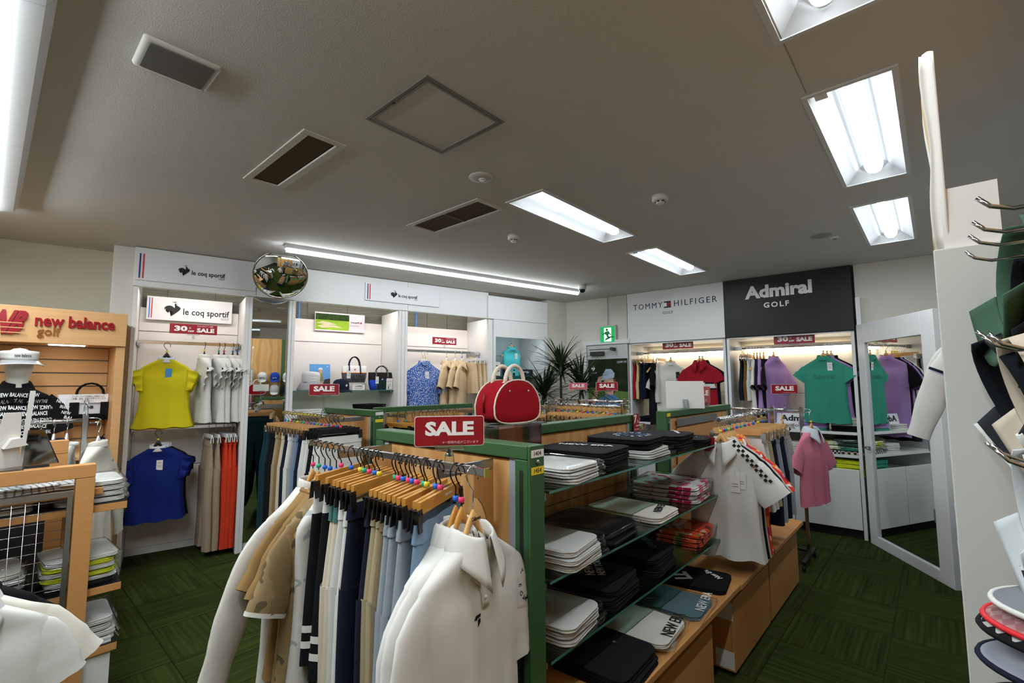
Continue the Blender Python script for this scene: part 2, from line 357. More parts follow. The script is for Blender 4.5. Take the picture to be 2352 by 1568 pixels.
# ceiling speaker
t = T('ceiling_speaker', 'rectangular ceiling speaker with grey grille and white rim', 'speaker', (.405, 2.04, CE), 0)
def rrect(w_, d_, r_, z, n=5, cx_=0, cy_=0):
    out = []
    for sx, sy, a0 in ((1, 1, 0), (-1, 1, pi/2), (-1, -1, pi), (1, -1, 3*pi/2)):
        for q in range(n): th = a0+pi/2*q/(n-1); out.append((cx_+sx*(w_/2-r_)+r_*cos(th), cy_+sy*(d_/2-r_)+r_*sin(th), z))
    return out
MB().loft([rrect(.24, .215, .012, -.001), rrect(.232, .207, .012, -.012), rrect(.205, .18, .012, -.013)], True, (False, True)).build('rim', M('speaker_rim', (190, 188, 178), .5), t)
MB().loft([rrect(.203, .178, .01, -.0128), rrect(.196, .171, .01, -.017)], True, (False, True)).build('grille', M('speaker_mesh', (96, 94, 88), .7), t)
# detectors, ceiling discs and the dome camera
for (u, v, r_, lab) in ((1516, 450, .05, 'white smoke detector between two recessed lamps'), (1180, 541, .048, 'white smoke detector below the slatted grille')):
    p = onz(u, v, CE); t = T('smoke_detector', lab, 'detector', p, 0, 'ceiling smoke detectors')
    MB().lathe([(r_, 0), (r_, -.028), (r_*.85, -.034), (r_*.55, -.036)], 24).build('body', WHITE, t); MB().lathe([(r_*.55, -.035), (r_*.55, -.046), (r_*.4, -.054), (.001, -.055)], 20).build('chamber', WHITE, t)
    for q in range(6): th = 2*pi*q/6; MB().box((r_*.55*cos(th), r_*.55*sin(th), -.041), (.008, .016, .006), th).build('slot', BLACK, t)
p = onz(1105, 407, CE); t = T('ceiling_detector', 'flat round ceiling fitting above the grille', 'detector', p); MB().lathe([(.072, 0), (.068, -.006), (.04, -.009), (.001, -.009)], 28).build('plate', CEILM, t); MB().lathe([(.022, -.008), (.018, -.014), (.001, -.015)], 16, (.01, 0, 0)).build('button', WHITE, t)
p = onz(1885, 541, CE); t = T('ceiling_detector', 'flat round grey ceiling cover beside a small square one', 'detector', p); MB().lathe([(.075, 0), (.07, -.005), (.001, -.006)], 28).build('plate', GREY, t)
p = onz(1917, 544, CE); t = T('ceiling_sensor', 'small square ceiling sensor next to the round cover', 'sensor', p); MB().box((0, 0, -.008), (.06, .06, .016)).build('body', WHITE, t, bevel=.003); MB().box((0, 0, -.018), (.03, .03, .004)).build('lens', GREY, t)
p = onz(1337, 655, CE); t = T('dome_camera', 'white dome security camera at the end of the tube lamps', 'camera', p); MB().lathe([(.055, 0), (.055, -.03), (.05, -.05), (.036, -.055)], 24).build('housing', WHITE, t); MB().lathe([(.04, -.05), (.038, -.07), (.026, -.088), (.001, -.094)], 20).build('dome', M('dark_dome', (20, 22, 26), .08), t)
# convex mirror on an arm from the ceiling
pm = WA(*((lambda q: (q[0], .0-.30, q[1]))(pA(645, 632, -.30))))
t = T('convex_mirror', 'round convex security mirror hung from the ceiling', 'mirror', pm, AZA+radians(4))
dm = (pm-EYEV).length; R_ = 58/F_PX*(pm-EYEV).dot(fw)*.97
t.rotation_euler = (radians(33), 0, atan2(-pm.x*0+sin(AZA), cos(AZA))+radians(-6))
RS = R_*1.9; MB().lathe([(max(.0005, R_*(1-q/18)), sqrt(RS*RS-(R_*(1-q/18))**2)-sqrt(RS*RS-R_*R_)) for q in range(19)], 48, caps=(False, False)).build('mirror_dome', MIRROR, t, rot=(pi/2, 0, 0))
MB().tube([(R_*cos(2*pi*q/40), 0, R_*sin(2*pi*q/40)) for q in range(41)], .009, 8, False).build('rim', CHROME, t)
MB().loft([[(R_*k*cos(2*pi*q/32), y, R_*k*sin(2*pi*q/32)) for q in range(32)] for y, k in ((.004, 1.), (.04, .8), (.06, .2))], True, (False, True)).build('back_shell', GREY, t)
MB().tube([(0, .05, 0), (0, .10, R_*.6), (-.02, .08, R_+.02), (-.02, .05, CE-pm.z-.03)], .012, 8).build('arm', CHROME, t)
MB().lathe([(.05, -.012), (.05, -.02), (.02, -.035)], 20, (-.02, .05, CE-pm.z)).build('ceiling_plate', CHROME, t)
# ================================================================== SHOP FITTINGS
ROOST = [[(0.662, 0.889), (0.725, 0.856), (0.738, 0.778), (0.825, 0.722), (0.950, 0.644), (1.000, 0.556), (0.938, 0.444), (0.800, 0.311), (0.625, 0.156), (0.425, 0.000), (0.463, 0.067), (0.537, 0.178), (0.550, 0.278), (0.500, 0.356), (0.425, 0.382), (0.325, 0.344), (0.263, 0.289), (0.263, 0.222), (0.212, 0.289), (0.212, 0.367), (0.250, 0.467), (0.175, 0.411), (0.125, 0.356), (0.125, 0.311), (0.095, 0.389), (0.125, 0.489), (0.175, 0.556), (0.100, 0.522), (0.045, 0.467), (0.030, 0.422), (0.005, 0.511), (0.062, 0.622), (0.175, 0.693), (0.325, 0.722), (0.450, 0.700), (0.537, 0.644), (0.600, 0.567), (0.662, 0.589), (0.688, 0.656), (0.650, 0.733), (0.613, 0.800), (0.625, 0.856)], [(0.438, 0.989), (0.537, 0.967), (0.725, 1.000), (0.738, 0.967), (0.625, 0.929), (0.500, 0.944)], [(0.750, 0.878), (0.787, 0.862), (0.825, 0.809), (0.770, 0.827)]]
def rooster(parent, w_, h_, loc, mat, th=.001, name='rooster_emblem'):
    import bmesh
    bm = bmesh.new(); fs = [bm.faces.new([bm.verts.new(((x-.5)*w_, 0, (z-.5)*h_)) for x, z in R]) for R in ROOST]; bmesh.ops.triangulate(bm, faces=fs)
    r = bmesh.ops.extrude_face_region(bm, geom=bm.faces[:])
    for g in r['geom']:
        if isinstance(g, bmesh.types.BMVert): g.co.y -= th
    me = bpy.data.meshes.new(name); bm.to_mesh(me); bm.free(); return OB(name, me, mat, parent, loc)
STR1 = M('stripe_navy', (40, 50, 110), .5); STR2 = M('stripe_red', (205, 50, 50), .5); STRB = M('stripe_blue', (60, 120, 200), .5)
def lecoq(t, w_, h_, cx_, cz, logo_x, lw, y=-.008, blue=STR1, strx=None):
    sx = cx_-w_/2+(.03*w_ if strx is None else strx); sw = .012*w_
    MB().box((sx, y, cz), (sw, .002, h_*.86)).build('stripe', blue, t); MB().box((sx+sw*2.2, y, cz), (sw, .002, h_*.86)).build('stripe', STR2, t)
    rh = lw*.27; rooster(t, rh*.89, rh, (logo_x-lw*.38, y, cz), INK, .002)
    text('le coq sportif', lw*.16, INK, t, (logo_x+lw*.14, y, cz-lw*.04), lw*.0026, .001, lw*.72); text('GOLF', lw*.058, M('grey_print', (110, 112, 116), .6), t, (logo_x+lw*.43, y, cz-lw*.13), 0, .001, lw*.13)
def board(name, label, cat, P, rz, w_, h_, mat, th=.012, group=None, bevel=.002):
    t = T(name, label, cat, P, rz, group); MB().box((0, 0, 0), (w_, th, h_)).build('board', mat, t, bevel=bevel); return t
SIGNW = M('sign_white', (222, 224, 228), .4); HEADW = M('header_white', (224, 226, 226), .45)
# --- long header above the display wall
t = T('display_header', 'long white header fascia over the display bays', 'header', WA(0, .02, 2.40), AZA)
for a, b in ((-.02, .915), (.918, 2.49), (2.493, 3.62)): MB().b2((a, -.02, 0), (b, .01, .338)).build('fascia_board', HEADW, t, bevel=.002)
MB().b2((3.60, -.045, -.005), (4.62, .01, .30)).build('end_board', HEADW, t, bevel=.002); MB().b2((-.02, .01, .0), (4.6, .03, .02)).build('lower_rail', HEADW, t)
a, b = pA(313, 580), pA(587, 655)
t = board('brand_sign', 'wide grey brand sign at the left end of the header', 'sign', WA(.45, -.008, 2.575), AZA, .915, .25, SIGNW, .012); lecoq(t, .915, .25, 0, 0, .02, .36)
a, b = pA(838, 675), pA(1008, 675); sc = (a[0]+b[0])/2; sw_ = b[0]-a[0]
t = board('brand_sign', 'white brand sign centred on the long header', 'sign', WA(sc, -.010, 2.575), AZA, sw_, .20, SIGNW, .014); lecoq(t, sw_, .20, 0, 0, .0, .33)
# --- display bays on the long wall
BAYW_IN = M('bay_back_white', (232, 224, 218), .55); BAYSIDE = M('bay_side_white', (228, 226, 222), .5)
BD = .55
def bay(label, s0_, s1_, seams, top, z0=.06):
    t = T('display_bay', label, 'display bay', WA(s0_, 0, 0), AZA, 'bays of the long display wall'); L = s1_-s0_
    for x in (-.03, L+.001): MB().b2((x, .0, 0), (x+.03, BD, 2.395)).build('side_panel', BAYSIDE, t, bevel=.002)
    zs = [z0]+seams+[top]
    for a_, b_ in zip(zs, zs[1:]): MB().b2((.002, BD-.02, a_+.003), (L-.002, BD, b_-.003)).build('back_panel', BAYW_IN, t, bevel=.002)
    MB().b2((.002, BD-.03, 0), (L-.002, BD-.001, z0)).build('kick_board', WHITE, t)
    MB().b2((.06, .035, 2.475), (L-.06, .085, 2.50)).build('lamp_housing', WHITE, t); MB().b2((.08, .04, 2.455), (L-.08, .08, 2.474)).build('lamp', BAYW, t)
    return t
def flat_rail(parent, x0_, x1_, y, z, r_=.012, name='rail', mat=CHROME, sq=True):
    if sq: MB().b2((x0_, y-.007, z-.015), (x1_, y+.007, z+.015)).build(name, mat, parent, bevel=.002)
    else: MB().tube([(x0_, y, z), (x1_, y, z)], r_, 10).build(name, mat, parent)
def rail_arm(parent, x, y0_, y1_, z): MB().b2((x-.006, y0_, z-.03), (x+.006, y1_, z+.012)).build('rail_bracket', STEEL, parent, bevel=.002)
RD = .20     # rail depth in the bays
b1 = bay('display bay with the yellow and blue tops', .017, .833, [.78, 2.06], 2.29)
Z1 = pA(420, 788, RD)[1]; Z1L = pA(420, 981, RD)[1]
for z in (Z1, Z1L):
    flat_rail(b1, .01, .80, RD, z)
    for x in (.012, .80): rail_arm(b1, x, RD, BD-.02, z)
b2 = bay('display bay with the bags and hats on a glass shelf', 1.278, 2.386, [.6, 2.03], 2.29)
b3 = bay('display bay with the blue dotted and beige tops', 2.494, 3.62, [.78, 2.03], 2.29)
Z3 = pA(1030, 808, RD)[1]; flat_rail(b3, .01, 1.11, RD, Z3)
for x in (.012, 1.11): rail_arm(b3, x, RD, BD-.02, Z3)
# posts between bays
for i, (a, b) in enumerate(((-.02, -.015), (.865, .893), (1.219, 1.246), (2.42, 2.462), (3.652, 3.685))):
    if i: ST(MB().box(WA((a+b)/2, .02, 1.197), (b-a, .04, 2.394), AZA).build('trim_%d' % (i+3), HEADW, bevel=.003))
# mirror column
t = T('wall_mirror', 'tall narrow wall mirror between two display bays', 'mirror', WA(1.056, .03, 0), AZA); MB().b2((-.16, .004, .08), (.16, .008, 2.39)).build('mirror_glass', MIRROR, t); MB().b2((-.16, .009, .02), (.16, .03, 2.39)).build('backing_board', WHITE, t)
# small end bay with the turquoise top
t = b4 = T('display_bay', 'white end bay with the turquoise sleeveless top', 'display bay', WA(3.717, 0, 0), AZA, 'bays of the long display wall')
L4 = .832; TEAL = M('bay_back_pale', (205, 222, 224), .55)
MB().b2((-.028, -.03, 0), (.0, BD, 2.39)).build('side_panel', HEADW, t, bevel=.002); MB().b2((L4, -.03, 0), (L4+.06, BD, 2.39)).build('side_panel', HEADW, t, bevel=.002)
MB().b2((0, -.03, 2.16), (L4, .0, 2.39)).build('upper_panel', HEADW, t, bevel=.002); MB().b2((0, 0, 2.30), (L4, BD, 2.32)).build('top_board', HEADW, t)
for a, b in ((.1, 1.95), (1.956, 2.295)): MB().b2((.002, BD-.02, a), (L4-.002, BD, b)).build('back_panel', TEAL, t, bevel=.002)
MB().b2((.002, 0, 0), (L4-.002, .02, .3)).build('kick_board', HEADW, t); MB().b2((.06, .005, 2.235), (L4-.06, .04, 2.265)).build('lamp_housing', HEADW, t); MB().b2((.08, .008, 2.222), (L4-.08, .036, 2.234)).build('lamp', M('bay_fill_lamp', (240, 250, 255), .5, emit=9), t)  # lamp and housing added behind the upper panel to brighten this bay
# window blind behind the bays
t = T('window_blind', 'grey slatted blind showing above the bay backs', 'blind', WA(.02, .59, 2.26), AZA)
sm_ = MB().box((0, 0, 0), (3.62, .004, .026), 0, .7).mesh('slat'); sm_.materials.append(M('blind_slat', (140, 140, 126), .5))
for q in range(14): OB('slat', sm_, None, t, (1.82, 0, .012+.026*q))
for x in (.2, .6, 1.5, 1.95, 2.7, 3.0, 3.3): MB().b2((x, -.012, 0), (x+.003, -.009, .4)).build('cord', BLACK, t)
for x in (1.40, 2.83): MB().b2((x, -.022, 0), (x+.02, -.02, .4)).build('blue_strip', STRB, t)
# glass shelves of bays
def glass_shelf(label, P, rz, w_, d_, th=.008, br=True, group='glass shelves'):
    t = T('glass_shelf', label, 'shelf', P, rz, group); MB().b2((0, 0, -th), (w_, d_, 0)).build('glass_plate', GLASS, t, bevel=.001)
    MB().b2((0, -.0006, -th), (w_, .0008, 0)).build('glass_edge', M('glass_edge', (60, 120, 105), .15, spec=.8), t)
    if br:
        for x in (.012, w_-.02): MB().b2((x, .03, -th-.03), (x+.008, d_, -th)).build('bracket', STEEL, t)
    return t
ZSH = pA(790, 896, .15)[1]
glass_shelf('glass shelf holding the hats and tote bags', WA(1.282, .12, ZSH), AZA, 1.10, .41)
t = T('wall_shelf', 'white lower shelf with folded tops under the glass shelf', 'shelf', WA(1.282, .05, 1.235), AZA); MB().b2((0, 0, -.03), (1.10, .47, 0)).build('shelf_board', WHITE, t, bevel=.002)
ZS4 = pA(1190, 863, .1)[1]; glass_shelf('glass shelf carrying the navy nameplate in the end bay', WA(3.72, .08, ZS4), AZA, .825, .44)
ZS4b = pA(1190, 905, .1)[1]; glass_shelf('low glass shelf with dark hats in the end bay', WA(3.72, .08, ZS4b), AZA, .825, .44)

# --- bays on the right back wall
t = T('display_header', 'tall white header board with navy brand name', 'header', WB(0, -.02, 2.075), AZB); MB().b2((.0, 0, 0), (1.232, .03, .668)).build('board', HEADW, t, bevel=.002)
text('TOMMY', .105, NAVY, t, (.29, -.001, .47), 0., .001, .40, space=1.3); text('HILFIGER', .105, NAVY, t, (.90, -.001, .47), 0., .001, .52, space=1.3); text('GOLF', .05, NAVY, t, (.555, -.001, .365), 0, .001, .13, space=1.2)
g = MB(); g.b2((.51, -.002, .495), (.60, 0, .512)); g.b2((.51, -.002, .428), (.60, 0, .445)); g.build('flag_bar', NAVY, t); MB().b2((.51, -.002, .445), (.545, 0, .495)).build('flag_white', LET, t); MB().b2((.545, -.002, .445), (.60, 0, .495)).build('flag_red', RED, t)
t = T('display_header', 'black header board with white brand name', 'header', WB(1.236, -.022, 2.075), AZB); MB().b2((0, 0, 0), (1.232, .03, .668)).build('board', M('header_black', (22, 22, 24), .5), t, bevel=.002)
text('Admiral', .19, LET, t, (.56, -.001, .49), .008, .001, .66); text('GOLF', .08, LET, t, (.545, -.001, .335), .002, .001, .25, space=1.3)
BBW = M('bay_warm_white', (226, 220, 205), .55)
def bayB(label, s0_, s1_, n):
    t = T('display_bay', label, 'display bay', WB(s0_, 0, 0), AZB, 'bays of the right back wall'); L = s1_-s0_
    for x in (.0, L-.03): MB().b2((x, .0, 0), (x+.03, BD, 2.07)).build('side_panel', HEADW, t, bevel=.002)
    for a_, b_ in ((.70, 1.42), (1.423, 2.07)): MB().b2((.032, BD-.02, a_), (L-.032, BD, b_)).build('back_panel', BBW, t, bevel=.002)
    MB().b2((.0, 0, 2.055), (L, BD, 2.07)).build('top_board', HEADW, t)
    MB().b2((.08, .46, 1.965), (L-.05, .50, 2.0)).build('lamp_housing', WHITE, t); MB().b2((.10, .465, 1.94), (L-.07, .495, 1.963)).build('lamp', BAYL, t)
    for q in range(n):
        w_ = (L-.064)/n; d = MB().b2((.032+w_*q+.003, .0, .09), (.032+w_*(q+1)-.003, .02, .672)).build('cabinet_door', HEADW, t, bevel=.003)
    MB().b2((.032, .03, 0), (L-.032, .05, .085)).build('kick_board', BLACK, t)
    return t, L
b5, L5 = bayB('white-fronted bay with red and white tops under warm light', .0, 1.226, 2)
b6, L6 = bayB('bay with lilac and green tops under warm light', 1.240, 2.462, 2)
ZB = pB(1560, 808, RD)[1]; ZB6 = pB(1800, 796, RD)[1]
for bb, z, L in ((b5, ZB, L5), (b6, ZB6, L6)):
    MB().tube([(.03, RD, z), (L-.03, RD, z)], .0125, 10).build('rail', CHROME, bb); MB().b2((.03, RD-.02, z-.02), (.12, RD+.02, z+.02)).build('rail_socket', STEEL, bb)
SHB = [pB(1900, v, .03)[1] for v in (990, 1041, 1090)]
for bb, L, nm in ((b5, L5, 'red tops bay'), (b6, L6, 'lilac tops bay')):
    for q, z in enumerate(SHB): MB().b2((.032, .03, z-.028), (L-.032, BD-.022, z)).build('shelf_board', HEADW, bb, bevel=.002)
# --- door, poster, exit sign on the right back wall
ST(MB().box(WB(-.335, -.012, 2.11), (.72, .05, .06), AZB).build('trim_9', HEADW, bevel=.003)); ST(MB().box(WB(-.665, -.012, 1.04), (.06, .05, 2.08), AZB).build('trim_10', HEADW, bevel=.003))
d = ST(MB().box(WB(-.32, -.005, 1.04), (.62, .03, 2.07), AZB).build('door_1', M('door_grey', (196, 198, 198), .5), bevel=.003)); d['label'] = 'pale door with a large golf poster'
t = T('door_closer', 'dark hydraulic door closer above the poster', 'door closer', WB(-.40, -.022, 1.96), AZB); MB().b2((-.16, -.05, -.03), (.05, -.002, .025)).build('body', M('closer_metal', (70, 70, 68), .5, .6), t, bevel=.006); MB().b2((-.14, -.10, .045), (.20, -.08, .055)).build('arm', M('closer_metal', (70, 70, 68)), t); MB().b2((.18, -.10, .03), (.22, -.0, .07)).build('shoe', M('closer_metal', (70, 70, 68)), t)
pw, ph = .60, 1.50
t = T('golf_poster', 'large golf poster of a woman in pale blue on the door', 'poster', WB(-.315, -.024, 1.13), AZB); MB().b2((-pw/2, 0, -ph/2), (pw/2, .003, ph/2)).build('sheet', PAT('poster_trees', 'smooth', [(0., (16, 22, 12)), (.55, (38, 46, 26)), (1., (74, 84, 50))], 6.), t)
def flat(poly, mat, name, y=-.001, par=None): return MB().prism(poly, y-.0006, y).build(name, mat, par or t)
flat([(-pw/2, -.75), (pw/2, -.75), (pw/2, .30), (-pw/2, .36)], PAT('poster_grass', 'smooth', [(0., (60, 92, 44)), (.6, (112, 142, 76)), (1., (150, 166, 104))], 5.), 'printed_grass')
flat([(-pw/2, -.75), (-pw/2+.035, -.75), (-pw/2+.06, .2), (-pw/2, .2)], M('poster_navy', (34, 38, 92), .5), 'printed_stripe', -.0016)
SK = M('poster_skin', (222, 176, 150), .6); SB = PAT('poster_shirt', 'dots', [(0., (150, 185, 225)), (.35, (92, 140, 200))], 120.)
flat([(-.13, -.42), (.16, -.42), (.17, -.1), (.15, .22), (.03, .30), (-.10, .22), (-.14, .08)], SB, 'printed_shirt', -.002); flat([(-.10, .22), (-.22, .14), (-.20, .04), (-.11, .08)], SB, 'printed_sleeve', -.0024); flat([(.15, .22), (.22, .12), (.19, .02), (.14, .06)], SB, 'printed_sleeve', -.0024)
flat([(-.21, .12), (-.26, .16), (-.14, .50), (-.07, .52), (-.09, .46), (-.18, .2)], SK, 'printed_arm', -.0026); flat([(.16, .06), (.21, .04), (.25, -.18), (.2, -.2)], SK, 'printed_arm', -.0026)
flat([(-.03, .26), (.08, .26), (.10, .40), (.085, .48), (-.05, .46), (-.065, .38)], SK, 'printed_face', -.0028); flat([(.085, .28), (.12, .30), (.125, .46), (.095, .48)], M('poster_hair', (110, 70, 40), .7), 'printed_hair', -.003)
flat([(-.10, .45), (.10, .49), (.11, .55), (.06, .61), (-.02, .61), (-.07, .54)], M('poster_cap', (176, 198, 216), .6), 'printed_cap', -.0032); flat([(.20, -.18), (.27, -.16), (.29, -.28), (.22, -.3)], LET, 'printed_glove', -.003)
flat([(.262, -.3), (.27, -.3), (.28, -.7), (.27, -.7)], INK, 'printed_club', -.0024)
rooster(t, .06, .075, (-.22, -.001, .62), LET, .001); text('le coq sportif', .03, LET, t, (-.21, -.0012, .56), 0, .0004, .09); text('COMFY FIT', .04, LET, t, (.22, -.0012, .70), 0, .0004, .14)
# exit sign
ps = WB(*((lambda q: (q[0], -.03, q[1]))(pB(1398, 768))))
t = T('exit_sign', 'green glowing exit sign with running figure', 'sign', ps, AZB); MB().box((0, .012, 0), (.25, .035, .25)).build('case', M('exit_case', (205, 195, 190), .5), t, bevel=.004)
MB().box((0, -.007, 0), (.22, .003, .22)).build('green_face', M('exit_green', (20, 170, 90), .4, emit=.45), t); flat([(-.05, -.10), (.06, -.10), (.06, .09), (-.05, .09)], M('exit_white', (235, 255, 245), .4, emit=.7), 'white_door', -.009)
EG = M('exit_figure', (8, 110, 56), .4, emit=.25)
MB().add([(.018*cos(a*pi/8)-.005, -.0105, .062+.018*sin(a*pi/8)) for a in range(16)], [tuple(range(15, -1, -1))]).build('figure_head', EG, t)
flat([(-0.034, 0.035), (0.023, 0.045), (0.040, 0.010), (0.060, -0.005), (0.051, -0.014), (0.023, 0.005), (0.014, -0.020), (0.046, -0.045), (0.098, -0.050), (0.098, -0.035), (0.057, -0.030), (0.069, -0.035), (0.034, -0.060), (-0.023, -0.080), (-0.040, -0.100), (-0.029, -0.060), (0.000, -0.045), (-0.017, -0.010), (-0.034, 0.005), (-0.081, 0.000), (-0.081, 0.012), (-0.046, 0.018)], EG, 'figure', -.0100)
MB().tube([(0, .01, .125), (0, .016, .16), (0, .018, CE-ps.z)], .004, 6).build('conduit', GREY, t)
# small white box lamp bracket beside the black header
t = T('wall_box', 'slim white box on the wall right of the black header', 'box', WB(2.49, -.03, 2.25), AZB); MB().b2((0, -.02, -.15), (.04, .03, .15)).build('body', HEADW, t, bevel=.003)
# --- angled mirrored partition at the right
MP0 = Vector((5.80, .557, 0)); MP1 = Vector((4.92, -.01, 0)); AZM = atan2(MP1.y-MP0.y, MP1.x-MP0.x); LM = (MP1-MP0).length
t = T('mirror_partition', 'angled white partition with a full-length mirror', 'mirror', MP0, AZM)
MB().b2((-.02, -.0, 0), (.10, .05, 2.12)).build('side_frame', HEADW, t, bevel=.003); MB().b2((LM-.15, -.0, 0), (LM, .05, 2.12)).build('side_frame', HEADW, t, bevel=.003)
MB().b2((.10, .0, 1.93), (LM-.15, .05, 2.12)).build('top_frame', HEADW, t, bevel=.003); MB().b2((.10, .0, 0), (LM-.15, .05, .09)).build('bottom_frame', HEADW, t, bevel=.003)
MB().b2((.10, .018, .09), (LM-.15, .022, 1.93)).build('mirror_glass', MIRROR, t); MB().b2((.10, .023, .09), (LM-.15, .05, 1.93)).build('backing', WHITE, t)
for z in (.5, 1.05, 1.5): MB().b2((LM-.155, -.006, z-.05), (LM-.145, .0, z+.05)).build('hinge', STEEL, t)
for q, ch in enumerate(('lever_handle',)): MB().tube([(.08, -.0, .92), (.08, -.05, .92), (.17, -.055, .915)], .011, 8).build('lever_handle', STEEL, t)
# --- white end panel and cap wall at the right
XP = 1.30; YW = -.36
t = T('end_panel', 'big white divider panel at the right edge', 'panel', (XP, -.012, 0), 0); MB().b2((0, YW+.02, 0), (.025, 0, 1.822)).build('panel', M('panel_white', (208, 208, 202), .5), t, bevel=.002)
t = T('paper_sheets', 'tall bundle of rolled white papers on top of the divider panel', 'paper', (XP+.012, -.016, 1.822), 0)
for q, (dx, h0, mt) in enumerate(((0, .43, (232, 230, 224)), (.006, .42, (214, 190, 150)), (.012, .44, (236, 236, 232)))):
    MB().grid(lambda u, v: (dx+.004*sin(u*5+q)+.03*max(0, .25-v)*u, -.001-.022*u+.004*sin(v*9+q)*(1-u), h0*v+.001), 6, 14).build('sheet', M('paper%d' % q, mt, .8), t, solid=.0015)
t = T('envelope', 'open white envelope back standing on the divider panel', 'envelope', (XP+.014, -.072, 1.822), radians(90), None, None)
MB().box((0, .0, .065), (.085, .003, .125)).build('body', TAGW, t)
for poly in ([(-.042, .003), (.042, .003), (.006, .055), (-.008, .055)], [(-.042, .003), (-.008, .055), (-.006, .09), (-.042, .127)], [(.042, .003), (.042, .127), (.006, .09), (.006, .055)], [(-.042, .127), (-.006, .09), (.006, .09), (.042, .127)]):
    c = (sum(p[0] for p in poly)/4, sum(p[1] for p in poly)/4); MB().add([(x, -.004 if (abs(x) < .02 and .02 < z < .11) else -.0018, z) for x, z in poly], [(0, 1, 2, 3)]).build('flap', TAGW, t, solid=.0008)
# wooden cap wall (faces +y), partly seen in the mirrors
t = T('cap_wall', 'tall maple and green cap wall behind the divider panel', 'display wall', (-.6, YW-.06, 0), 0)
for q in range(5):
    x0 = q*.8
    MB().b2((x0, 0, 0), (x0+.06, .06, 2.45)).build('post', GREEN, t, bevel=.003)
    if q < 4:
        for a, b in ((.1, .85), (.855, 1.6), (1.605, 2.45)): MB().b2((x0+.062, .01, a), (x0+.798, .04, b)).build('panel', WOOD, t)
# tall white clothes wall behind the divider panel
t = T('clothes_wall', 'white clothes wall running back from the divider panel', 'display wall', (2.62, -.66, 0), 0); MB().b2((0, 0, 0), (2.15, .04, 2.12)).build('panel', HEADW, t, bevel=.002)
MB().tube([(.0, .36, 2.02), (2.1, .36, 2.02)], .0125, 8).build('rail', CHROME, t)
for x in (.05, 1.05, 2.05): MB().b2((x, .04, 1.995), (x+.01, .37, 2.007)).build('rail_bracket', STEEL, t)
for z in (.16, .42, .68): MB().b2((0, .04, z-.02), (2.1, .62, z)).build('shelf_board', HEADW, t, bevel=.002)

# --- gondolas
SLOT = M('slot_strip', (28, 34, 28), .6)
def gondola(label, P, rz, L, H_=1.35, th=.07, endcap=False, group='green-framed maple gondola panels', zw=(.62, .95)):
    t = T('gondola_panel', label, 'gondola', P, rz, group)
    for x in (0, L-.055):
        p = MB().b2((x, 0, 0), (x+.055, th, H_-.046)).build('post', GREEN, t, bevel=.003)
        for yy in (-.001, th): MB().b2((x+.02, yy, .1), (x+.035, yy+.001, H_-.08)).build('slot_strip', SLOT, p)
    MB().b2((0, -.002, H_-.045), (L, th+.002, H_)).build('top_rail', GREEN, t, bevel=.004)
    for x in (.056, L-.086): MB().b2((x, .008, .05), (x+.03, th-.008, H_-.046)).build('grey_strip', GREY, t)
    zs = [.05, *zw, H_-.05]
    for a, b in zip(zs, zs[1:]): MB().b2((.088, .012, a+.002), (L-.088, th-.012, b-.002)).build('wood_panel', WOOD, t, bevel=.002)
    MB().b2((0, -.01, 0), (L, th+.01, .05)).build('base_rail', GREEN, t, bevel=.003)
    return t
g1 = gondola('nearest gondola panel carrying the white polo rail', (1.17, 1.86, 0), -pi/2, .875)
e = MB().b2((.876, -.002, .0), (.886, .072, 1.35)).build('end_cap', GREEN, g1, bevel=.003)
MB().b2((.8862, .004, 1.312), (.887, .068, 1.336)).build('number_label', TAGW, e); MB().b2((.8862, .004, 1.258), (.887, .068, 1.282)).build('number_label', YEL, e)
text('1404', .02, INK, e, (.8874, .036, 1.324), 0, .0003, .036, rot=(pi/2, 0, pi/2), name='number'); text('1454', .02, INK, e, (.8874, .036, 1.270), 0, .0003, .036, rot=(pi/2, 0, pi/2), name='number')
MB().lathe([(.008, 0), (.007, .004), (.001, .005)], 12).build('screw', STEEL, e, (.886, .036, 1.297), (0, pi/2, 0))
def rail_set(parent, x0_, x1_, z, out, braces, sq=True):     # rail standing off a gondola panel, on local -y
    if sq: MB().b2((x0_, -out-.008, z-.022), (x1_, -out+.008, z)).build('rail', CHROME, parent, bevel=.002); [MB().b2((x, -out-.009, z-.023), (x+.004, -out+.009, z+.001)).build('rail_end', M('rail_cap', (150, 140, 60), .5), parent) for x in (x0_-.003, x1_-.001)]
    else: MB().tube([(x0_, -out, z-.0125), (x1_, -out, z-.0125)], .0125, 10).build('rail', CHROME, parent)
    for x in braces:
        b_ = MB().b2((x-.004, -out-.002, z-.055), (x+.004, 0, z-.022)).build('brace', STEEL, parent, bevel=.002)
        pl_ = [(-.09, 0), (0, 0), (0, -.34), (-.012, -.34)]+[(-.012-.078*(1-cos(a)), -.30+.22*sin(a)) for a in [pi/2*q/6 for q in range(7)]]
        MB().add([(x-.003, y, z-.056+zz) for y, zz in pl_]+[(x+.003, y, z-.056+zz) for y, zz in pl_], [tuple(range(len(pl_))), tuple(range(2*len(pl_)-1, len(pl_)-1, -1))]+[((j+1) % len(pl_), j, len(pl_)+j, len(pl_)+(j+1) % len(pl_)) for j in range(len(pl_))]).build('gusset', WOOD, b_)
RX, RZ = .93, 1.318          # front rail: x position and top height
rail_set(g1, -.10, .93, RZ, 1.17-RX, (.12, .72))
g2 = gondola('gondola panel behind the glass shelves of folded tops', (1.50, 1.44, 0), 0, 1.27)
MB().b2((1.275, -.002, 0), (1.30, .072, 1.35)).build('white_strip', M('white_edge', (235, 240, 242), .3), g2)
